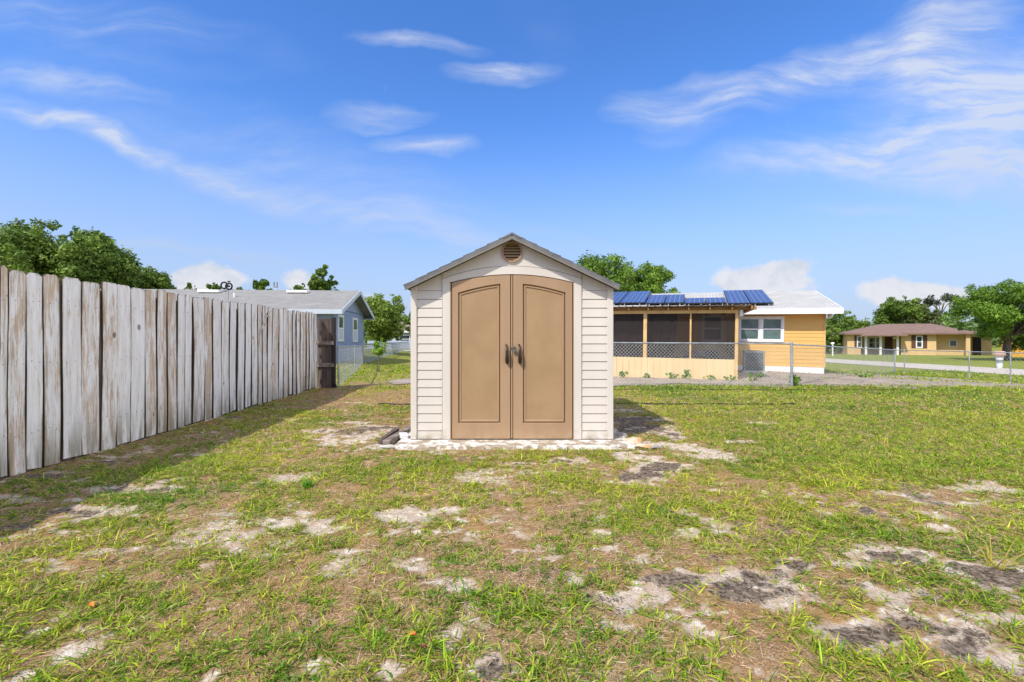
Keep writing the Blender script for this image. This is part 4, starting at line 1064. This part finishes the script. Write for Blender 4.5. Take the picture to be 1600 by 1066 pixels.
# trash can at the kerb
tc_ = empty('trash_can', (29.75, 28.9, float(zg(29.7, 28.9)) + .0), .3); tag(tc_, 'white and dark striped trash can with pinkish lid at the kerb', 'trash can')
MB().tube([(0,0,0),(0,0,.16),(0,0,.30)], [.14,.145,.15], 20, caps=True).build('bin_base', M['whitepl'], tc_)
MB().tube([(0,0,.301),(0,0,.50)], [.152,.165], 20).build('band', M['acgrey'], tc_)
MB().tube([(0,0,.501),(0,0,.72)], [.17,.185], 20).build('bin_body', M['whitepl'], tc_)
MB().tube([(0,0,.721),(0,0,.74),(0,0,.98),(0,0,1.03)], [.25,.28,.27,.17], 20).build('lid', M['pink'], tc_)
for px, py0, py1, d, lab in ((1301, 535, 556, 52, 'slim white lamp post on the far verge of the street'),):
    r_ = empty('post_lamp', ((px-800)/F*d, d, -.42)); tag(r_, lab, 'lamp post'); hh = EYE+(533-py0)/F*d+.42
    MB().tube([(0,0,0),(0,0,hh-.25)], .07, 8).build('pole', M['white'], r_); MB().tube([(0,0,hh-.25),(0,0,hh-.05),(0,0,hh)], [.12,.2,.05], 10).build('lantern', M['white'], r_)
# far house on the left
fl = empty('far_house', (-15.2, 60.0, .0), R(-8)); tag(fl, 'distant pale gabled house half hidden by the trees, left of the shed', 'house')
MB().box(0,9,0,6,-.3,2.6).build('wall', pm('pale_blue_wall', (.45,.50,.56)), fl)
m = MB(); m.prismx([(-.5,2.5),(3,4.0),(6.5,2.5),(6.5,2.35),(-.5,2.35)], -.5, 9.5); m.build('roof', pm('brown_grey_roof', (.34,.26,.21), (.28,.21,.17)), fl)
MB().box(-.6,9.6,-.56,-.51,2.28,2.52).build('fascia', M['white'], fl)
window(fl, 1.0, 2.4, .9, 2.0, -.02); window(fl, 5, 6.4, .9, 2.0, -.02)
bf = empty('privacy_fence', (-16.5, 54.0, 0)); tag(bf, 'low pale blue board fence in front of the distant house on the left', 'fence')
m = MB()
for k in range(60): m.box(k*.2, k*.2+.18, 0, .03, -.1, 1.25)
m.build('board_panel', pm('pale_blue_boards', (.42,.48,.58), (.34,.39,.48), 3), bf); MB().box(0,12,.031,.08,.9,1.0).build('rail', M['bluetrim'], bf)

# ------------------------------------------------------------------ trees
def leaves(n, cl, size, seed, dk, lt, flat=.8):
    r = np.random.default_rng(seed); cl = np.array(cl)
    w = cl[:, 3] ** 2.5; idx = r.choice(len(cl), n, p=w / w.sum())
    d = r.normal(0, 1, (n, 3)); d /= np.linalg.norm(d, axis=1)[:, None]
    rad = cl[idx, 3] * (1 - np.abs(r.normal(0, .28, n))) * (1 + .12 * r.normal(0, 1, n)); 
    P = cl[idx, :3] + d * rad[:, None] * np.array([1, 1, flat])
    nrm = d + r.normal(0, .75, (n, 3)) + np.array([0, 0, .5]); nrm /= np.linalg.norm(nrm, axis=1)[:, None]
    t = np.cross(nrm, r.normal(0, 1, (n, 3))); t /= np.linalg.norm(t, axis=1)[:, None]; b = np.cross(nrm, t)
    s = size * np.exp(r.normal(0, .3, n)); L = s[:, None] * .5; Wd = s[:, None] * .27
    V = np.stack([P - t*L, P - b*Wd + nrm*.1*L, P + t*L, P + b*Wd + nrm*.1*L], 1).reshape(-1, 3)
    Fq = np.arange(n*4).reshape(-1, 4)
    tone = r.random(len(cl))[idx] * .5 + r.random(n) * .5
    c = np.array(dk) * (1 - tone[:, None]) + np.array(lt) * tone[:, None]
    c = c * np.exp(r.normal(.18, .2, n))[:, None]
    return V, Fq, np.repeat(c, 4, 0)
def tree(x, y, h, rx, rz_, label, seed, n=9000, size=.2, name='tree', group='background trees', dk=(.04,.085,.012), lt=(.20,.29,.045), ncl=34, clr=.32, base=None, trunk=.16, low=0.35, gap=1.0, sx_=1.0, ry=None):
    z0 = float(zg(x, y)) if base is None else base
    root = empty(name, (x, y, z0)); tag(root, label, 'tree', group); r = random.Random(seed); ry = ry or rx
    cz = h - rz_; cl = []
    for i in range(ncl):
        while True:
            p = Vector((r.uniform(-1,1), r.uniform(-1,1), r.uniform(-1,1)))
            if .25 < p.length < 1: break
        rr = clr * rx * r.uniform(.55, 1.15)
        k = 1.0
        cl.append((p.x*(rx-rr*.8)*k, p.y*(ry-rr*.8)*k, cz + p.z*(rz_-rr*.65)*k, rr))
    # fine outlying sprigs
    for i in range(int(ncl*1.2)):
        p = Vector((r.gauss(0,1), r.gauss(0,1), r.gauss(0,1))).normalized() * r.uniform(.80, .95)
        cl.append((p.x*rx, p.y*ry, cz + p.z*rz_, clr*rx*r.uniform(.18,.42)))
    V, Fq, C = leaves(int(n*2.1), cl, size*.78, seed, dk, lt)
    np_mesh('crown', V, Fq, M['leaf'], root, C)
    m = MB(); fork = max(.8, (cz - rz_) * .8 + .3)
    lean = r.uniform(-.15,.15)
    m.tube([(0,0,-.2),(lean*.2,0,fork*.5),(lean,0,fork)], [trunk*1.35, trunk, trunk*.85], 8)
    for c in r.sample(cl[:ncl], min(ncl, 11)):
        mid = Vector((lean + (c[0]-lean)*.45, c[1]*.45, fork + (c[2]-fork)*.6))
        m.tube([(lean,0,fork-.1), mid, (c[0], c[1], c[2])], [trunk*.6, trunk*.33, trunk*.08], 6)
    m.build('trunk', M['bark'], root)
    return root
def T(px, pytop, d, wpx, hpx, label, seed, **kw):
    b = kw.pop('zb', 0.0); x = (px-800)/F*d; zt = EYE + (533-pytop)/F*d; z0 = float(zg(x, d))
    return tree(x, d, zt - z0, wpx/F*d/2, hpx/F*d/2, label, seed, **kw)
LG = 'trees beyond the left fence'
T(92, 350, 28, 215, 124, 'largest tree on the left, broad dark green crown above the white fence', 1, n=26000, size=.24, ncl=60, clr=.27, group=LG, trunk=.3)
T(-50, 398, 27, 200, 110, 'green tree cut by the left edge of the photo above the fence', 2, n=14000, size=.24, group=LG, trunk=.25)
T(222, 414, 33, 90, 70, 'lower round tree just right of the largest tree on the left', 3, n=7000, size=.24, group=LG)
T(178, 405, 30, 60, 70, 'narrow dark tree between the largest left tree and the lower round one', 31, n=4500, size=.22, group=LG, dk=(.02,.045,.015), lt=(.07,.11,.03))
T(297, 441, 48, 18, 22, 'tiny tree top left of the wind spinner', 4, n=700, size=.26, group=LG, ncl=8)
T(332, 442, 48, 26, 22, 'tiny double tree top just behind the wind spinner', 5, n=900, size=.26, group=LG, ncl=8)
T(372, 447, 60, 30, 18, 'faint low tree top right of the wind spinner', 51, n=700, size=.3, group=LG, ncl=8, lt=(.18,.24,.07))
T(406, 429, 42, 38, 50, 'small ragged tree rising behind the middle of the grey roof', 6, n=1800, size=.28, group=LG, ncl=12)
T(507, 413, 42, 46, 84, 'upright leafy tree behind the right end of the grey roof', 7, n=5200, size=.26, group=LG, ncl=26)
T(470, 442, 44, 40, 40, 'low bush top beside the upright tree behind the grey roof', 8, n=1700, size=.26, group=LG, ncl=12)
T(600, 455, 38, 92, 80, 'loose yellow green tree between the blue house and the shed', 9, n=10000, size=.22, group='trees left of the shed', ncl=40, dk=(.06,.12,.015), lt=(.28,.36,.06))
T(655, 466, 34, 54, 66, 'thin dark tree partly hidden by the left wall of the shed', 10, n=3000, size=.2, group='trees left of the shed', ncl=20)
T(545, 500, 60, 60, 36, 'distant tree seen low behind the right corner of the blue house', 12, n=2500, size=.3, group='trees left of the shed', ncl=16)
T(592, 526, 20, 26, 32, 'small bright yellow green sapling behind the left chain link fence', 13, n=900, size=.11, ncl=14, group=None, dk=(.12,.24,.02), lt=(.30,.44,.06), trunk=.02, name='sapling')
T(945, 394, 36, 130, 110, 'tall leafy tree rising behind the right slope of the shed roof', 14, n=13000, size=.23, ncl=46, group='trees behind the yellow house', dk=(.045,.10,.012), lt=(.21,.33,.04))
T(1014, 410, 37, 100, 90, 'lower round tree above the leftmost solar panels', 15, n=7000, size=.23, ncl=32, group='trees behind the yellow house', dk=(.045,.10,.012), lt=(.21,.33,.04))
T(1322, 484, 66, 60, 62, 'round green tree right of the yellow house corner', 16, n=5000, size=.34, group='trees across the street')
T(1292, 500, 62, 50, 60, 'dense tree partly hidden by the right corner of the yellow house', 17, n=3500, size=.34, group='trees across the street')
T(1408, 460, 74, 76, 76, 'pointed dark green tree above the middle of the brown roof', 18, n=7500, size=.38, group='trees across the street')
T(1443, 472, 72, 50, 64, 'olive tinted tree beside the pointed one above the brown roof', 19, n=4500, size=.36, group='trees across the street', dk=(.05,.07,.02), lt=(.15,.18,.05))
T(1470, 458, 90, 46, 22, 'thin sparse pine behind the right part of the brown roof', 20, n=700, size=.42, group='trees across the street', ncl=10, dk=(.03,.04,.02), lt=(.07,.09,.04))
T(1572, 436, 39.5, 164, 98, 'large spreading tree at the right edge in front of the orange wall', 21, n=21000, size=.2, ncl=60, clr=.19, group='trees across the street', dk=(.045,.10,.012), lt=(.20,.33,.035), trunk=.28)
0 and T(1492, 474, 46, 50, 66, 'lower drooping tree in front of the right part of the brown roof', 22, n=9000, size=.2, ncl=36, group='trees across the street', dk=(.045,.10,.012), lt=(.22,.34,.04), trunk=.1)
T(1625, 440, 42, 110, 120, 'tree cut by the right edge of the photo', 23, n=9000, size=.24, group='trees across the street', trunk=.2)
def woods():
    r = np.random.default_rng(77); cl = []
    for a in np.arange(-1.5, 1.5, .006):
        d = r.uniform(105, 150); x = math.tan(a*.62) * d * 1.3; hh = r.uniform(4.2, 7.0) if x < 0 else r.uniform(5.0, 8.6)
        cl.append((x, d, hh*.60, hh*.42)); cl.append((x + r.uniform(-3,3), d-4, hh*.3, hh*.32))
    V, Fq, C = leaves(70000, cl, .8, 78, (.05,.09,.02), (.17,.25,.06), 1.0)
    V[:,2] -= .3
    o = np_mesh('woods', V, Fq, M['leaf'], None, C); tag(o, 'continuous low far tree line on the horizon', 'woods', None, 'stuff')
woods()
# weeds: small leafy plants at the porch foot and along the paved edge
def weed(x, y, h, r0, label, seed, golden=False):
    r = np.random.default_rng(seed); n = 46; z = float(zg(x, y)) + .01
    cl = [(r.uniform(-r0, r0), r.uniform(-r0*.5, r0*.5), r.uniform(.15, .9)*h, h*.20) for _ in range(9)]
    root = empty('weed', (x, y, z)); tag(root, label, 'weed', 'weeds along the porch and fence')
    V, Fq, C = leaves(150, cl, .055 + h*.06, seed, (.07,.16,.015), (.24,.36,.05)); V[:,2] = np.maximum(V[:,2], .0)
    np_mesh('foliage', V, Fq, M['leaf'], root, C)
    m = MB()
    for c in cl: m.tube([(c[0]*.3, c[1]*.3, -.02), (c[0]*.8, c[1]*.8, c[2]*.6), c[:3]], [.006,.004,.002], 4)
    m.build('stems', M['leaf'] if False else pm('weed_stem', (.12,.16,.05)), root)
for i, (px, w, h, lab) in enumerate(((974,.14,.22,'leafy weed at the porch foot nearest the shed'),(1010,.10,.16,'small weed under the left porch post'),(1050,.22,.20,'wide low weed at the middle of the porch wall'),
        (1072,.12,.30,'tallest weed, reddish and thin, against the porch wall'),(1108,.2,.14,'low weed right of the middle porch post'),(1140,.2,.14,'low weed near the right end of the porch wall'),(1176,.25,.3,'weed at the foot of the air conditioning unit'))):
    p = hworld((hl(px, 575, ((0,1,0), -.28)).x, -.28, 0)); weed(p.x, p.y, h, w, lab, 500+i)
weed(7.62, 12.75, .42, .08, 'upright weed at the foot of the thick corner fence post', 520)
weed(12.4, 16.6, .2, .3, 'weed growing from a crack in the paved yard', 521)
# golden dry tuft at the right
def tuft(x, y, n, L0, col, label, seed):
    r = np.random.default_rng(seed); z = float(gz(np.array([x]), np.array([y]))[0])
    base = np.stack([x + r.normal(0,.02,n), y + r.normal(0,.02,n), np.full(n, z)], 1)
    c = np.array(col)[None, :] * np.exp(r.normal(0, .2, n))[:, None]
    o = blades('grass_clump', base, r.uniform(0,6.28,n), r.uniform(.6,1.4,n), L0*np.exp(r.normal(0,.25,n)), np.full(n,.006), r.uniform(.2,1.2,n), c, 3, M['blade'], label); del o['kind']; o['category'] = 'grass clump'
gx, gy = G(1553, 885); tuft(gx, gy, 26, .13, (.50,.42,.07), 'golden dry grass clump near the right edge of the yard', 5)
gx, gy = G(480, 762); tuft(gx, gy, 90, .075, (.12,.30,.02), 'dense dark green grass clump left of the shed front', 6)
# fallen leaves
def leaf(px, py, col, label, s=.035):
    x, y = G(px, py); z = float(gz(np.array([x]), np.array([y]))[0]) + .018; m = MB()
    pts = [(0,0),( .3,.28),(.6,.3),(1,0),(.6,-.3),(.3,-.28)]
    m.add([((a-.5)*2*s, b*2*s, .006*math.sin(a*3)+abs(b)*.02) for a, b in pts], [(0,1,2,3),(0,3,4,5)])
    o = m.build('fallen_leaf', pm('leaf_'+'x', col), None, 0, False); sdf = o.modifiers.new('thick', 'SOLIDIFY'); sdf.thickness = .001
    o.location = (x, y, z); o.rotation_euler = (.2, .1, px*.7); tag(o, label, 'leaf')
leaf(143, 953, (.62,.22,.03), 'orange fallen leaf in the lower left grass', .021); leaf(646, 1003, (.60,.18,.03), 'orange fallen leaf at the lower middle of the lawn', .017); leaf(659, 1024, (.25,.07,.05), 'dark red fallen leaf below the orange one at the lower middle', .018)

# ------------------------------------------------------------------ sun, sky, camera
Lv = Vector((1.10, 1.32, -1.87)).normalized(); sv = -Lv
el = math.asin(sv.z); rot = math.atan2(sv.x, sv.y)
sun = bpy.data.lights.new('sun', 'SUN'); sun.energy = 2.5; sun.angle = R(.5); sun.color = (1, .95, .84)
so = bpy.data.objects.new('sun', sun); COL.objects.link(so); so.rotation_euler = Lv.to_track_quat('-Z', 'Y').to_euler()
w = bpy.data.worlds.new('World'); sc.world = w; w.use_nodes = True
t = NT('', w)
STR = .11
sky = t.n('ShaderNodeTexSky', sky_type='NISHITA', sun_disc=False, sun_elevation=el, sun_rotation=rot, altitude=50, air_density=1.0, dust_density=.6, ozone_density=2.5)
sky_c = t.mix(1.0, t.n('ShaderNodeHueSaturation', {'Saturation': 1.25, 'Value': 1.0, 'Color': sky.outputs[0]}).outputs[0], (.98, 1.0, 1.24), 'MULTIPLY')
gen = t.n('ShaderNodeTexCoord').outputs['Generated']; sp = t.n('ShaderNodeSeparateXYZ', {0: gen})
yy = t.math('MAXIMUM', sp.outputs[1], .02)
U = t.math('DIVIDE', sp.outputs[0], yy); V_ = t.math('DIVIDE', sp.outputs[2], yy)
uv = t.n('ShaderNodeCombineXYZ', {0: U, 1: V_, 2: 0.0}).outputs[0]
front = t.step(sp.outputs[1], .05, .25)
wn = t.n('ShaderNodeTexNoise', {'Vector': uv, 'Scale': 2.6, 'Detail': 5.0}).outputs[1]
def warped(amt): return t.n('ShaderNodeVectorMath', {0: uv, 1: t.n('ShaderNodeVectorMath', {0: t.n('ShaderNodeVectorMath', {0: wn, 1: (.5,.5,.5)}, operation='SUBTRACT').outputs[0], 3: amt}, operation='SCALE').outputs[0]}, operation='ADD').outputs[0]
wuv = warped(.20)
def blob(vec, px, py, rx, ry, deg, amp):
    u, v = (px-800)/F, (533-py)/F; a = R(deg)
    mp = t.n('ShaderNodeMapping', {'Vector': vec, 'Location': (u, v, 0), 'Rotation': (0, 0, a), 'Scale': (rx/F, ry/F, 1)}, vector_type='TEXTURE').outputs[0]
    g = t.n('ShaderNodeTexGradient', {'Vector': mp}, gradient_type='SPHERICAL').outputs[1]
    return t.math('MULTIPLY', g, amp)
def total(L):
    s = L[0]
    for x in L[1:]: s = t.math('ADD', s, x)
    return s
cirL = total([blob(wuv, *b) for b in ((40,185,240,22,-19,1.15),(230,245,240,22,-21,1.15),(430,303,260,26,-17,1.1),(640,352,260,30,-13,1.1),(100,140,190,26,-8,.8),(585,192,105,30,3,1.35),(655,240,95,20,-3,1.1),(785,108,110,24,0,1.5),(650,62,130,18,-4,.9),(300,392,240,16,-3,.9),(900,375,200,24,-5,.5),(200,60,300,70,-10,.45),(1340,325,160,14,2,.6),(420,250,500,70,-18,.45))])
cirR = total([blob(wuv, *b) for b in ((1090,165,160,50,4,1.5),(1230,130,260,54,24,1.1),(1460,60,190,80,38,1.3),(1480,190,380,90,14,1.05),(1520,255,360,60,-4,1.6),(1300,240,240,46,8,.8),(1600,150,260,140,20,1.1))])
sL = t.noise(t.mapv(wuv, rot=(0,0,R(18)), scale=(1.0,3.6,1)), 3.0, 5, .5, .3)
sR = t.noise(t.mapv(wuv, rot=(0,0,R(-14)), scale=(1.0,3.4,1)), 2.6, 6, .52, .3)
soft = t.noise(uv, 2.2, 4, .5)
fib = t.math('ADD', .42, t.math('MULTIPLY', t.step(t.noise(t.mapv(wuv, rot=(0,0,R(12)), scale=(1.0,7,1)), 6.0, 7, .6, .2), .28, .72), .85))
cir = t.math('ADD', t.math('MULTIPLY', cirL, t.step(sL, .22, .80)), t.math('MULTIPLY', cirR, t.step(sR, .25, .75)))
haze_ = t.math('MULTIPLY', t.step(V_, .45, .0), .16)
cir = t.math('ADD', cir, t.math('MULTIPLY', t.step(soft, .5, .8), .10))
cir = t.math('MINIMUM', t.math('MULTIPLY', t.math('MULTIPLY', cir, fib), .84), .80)
cuv = warped(.05)
cum = total([blob(cuv, *b) for b in ((325,430,62,34,0,1.6),(300,440,60,24,0,1.2),(355,442,50,22,0,1.2),(470,436,46,26,0,1.4),(1190,432,95,30,0,1.5),(1245,415,50,20,0,1.2),(1160,442,70,22,0,1.2),(1215,447,90,20,0,1.2),(1395,455,80,34,0,1.5),(1470,460,90,26,0,1.5),(1520,468,80,24,0,1.1),(1600,480,80,18,0,.8),(560,470,120,20,0,.7),(240,455,60,14,0,.8))])
pn = t.noise(uv, 16, 6, .6)
cumf = t.step(t.math('ADD', cum, t.math('MULTIPLY', t.math('SUBTRACT', pn, .5), 1.5)), .26, .82)
E2 = STR * 2.0
white = tuple(x / E2 for x in (.82,.87,.98)); cwhite = tuple(x / E2 for x in (.90,.90,.94)); cgrey = tuple(x / E2 for x in (.70,.76,.86))
fcir = t.math('MULTIPLY', t.math('MAXIMUM', cir, 0.0), front)
c = t.mix(fcir, sky_c, white)
Zs = sp.outputs[2]
low = t.math('MULTIPLY', t.step(Zs, .44, .0), .9)
c = t.mix(low, c, tuple(x / E2 for x in (.49,.61,.84)))
cc = t.mix(t.step(pn, .3, .6), cgrey, cwhite)
c = t.mix(t.math('MULTIPLY', t.math('MULTIPLY', cumf, front), .90), c, cc)
# bright cloud added out of view, behind and above the viewer, as fill light
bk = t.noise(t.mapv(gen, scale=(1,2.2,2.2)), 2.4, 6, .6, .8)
back_fill = t.math('MULTIPLY', t.step(bk, .38, .68), t.math('MAXIMUM', t.step(sp.outputs[1], .22, -.1), t.step(sp.outputs[2], .72, .9)))
east_fill = t.math('MULTIPLY', t.step(sp.outputs[0], .35, .75), t.step(sp.outputs[1], .30, .0))  # unseen bright cloud bank added on the right to lift the shaded fence
c = t.mix(t.math('MULTIPLY', east_fill, .9), c, tuple(x * 2.6 / E2 for x in (.88,.88,.90)))
c = t.mix(t.math('MULTIPLY', back_fill, .85), c, tuple(x * 1.75 / E2 for x in (.90,.86,.80)))
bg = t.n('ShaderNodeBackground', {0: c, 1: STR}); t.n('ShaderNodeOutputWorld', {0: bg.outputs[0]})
w.cycles.sampling_method = 'MANUAL'; w.cycles.sample_map_resolution = 512

cam = bpy.data.cameras.new('camera'); cam.lens = F / 1600 * 36; cam.sensor_width = 36; cam.clip_end = 3000; cam.clip_start = .05
co = bpy.data.objects.new('camera', cam); COL.objects.link(co); co.location = (0, 0, EYE); co.rotation_euler = (R(90), 0, 0); sc.camera = co
vs = sc.view_settings; sc.display_settings.display_device = 'sRGB'; vs.view_transform = 'Standard'; vs.look = 'None'; vs.exposure = .88; vs.gamma = 1
sc.cycles.max_bounces = 6; sc.cycles.transparent_max_bounces = 8; sc.cycles.use_denoising = True
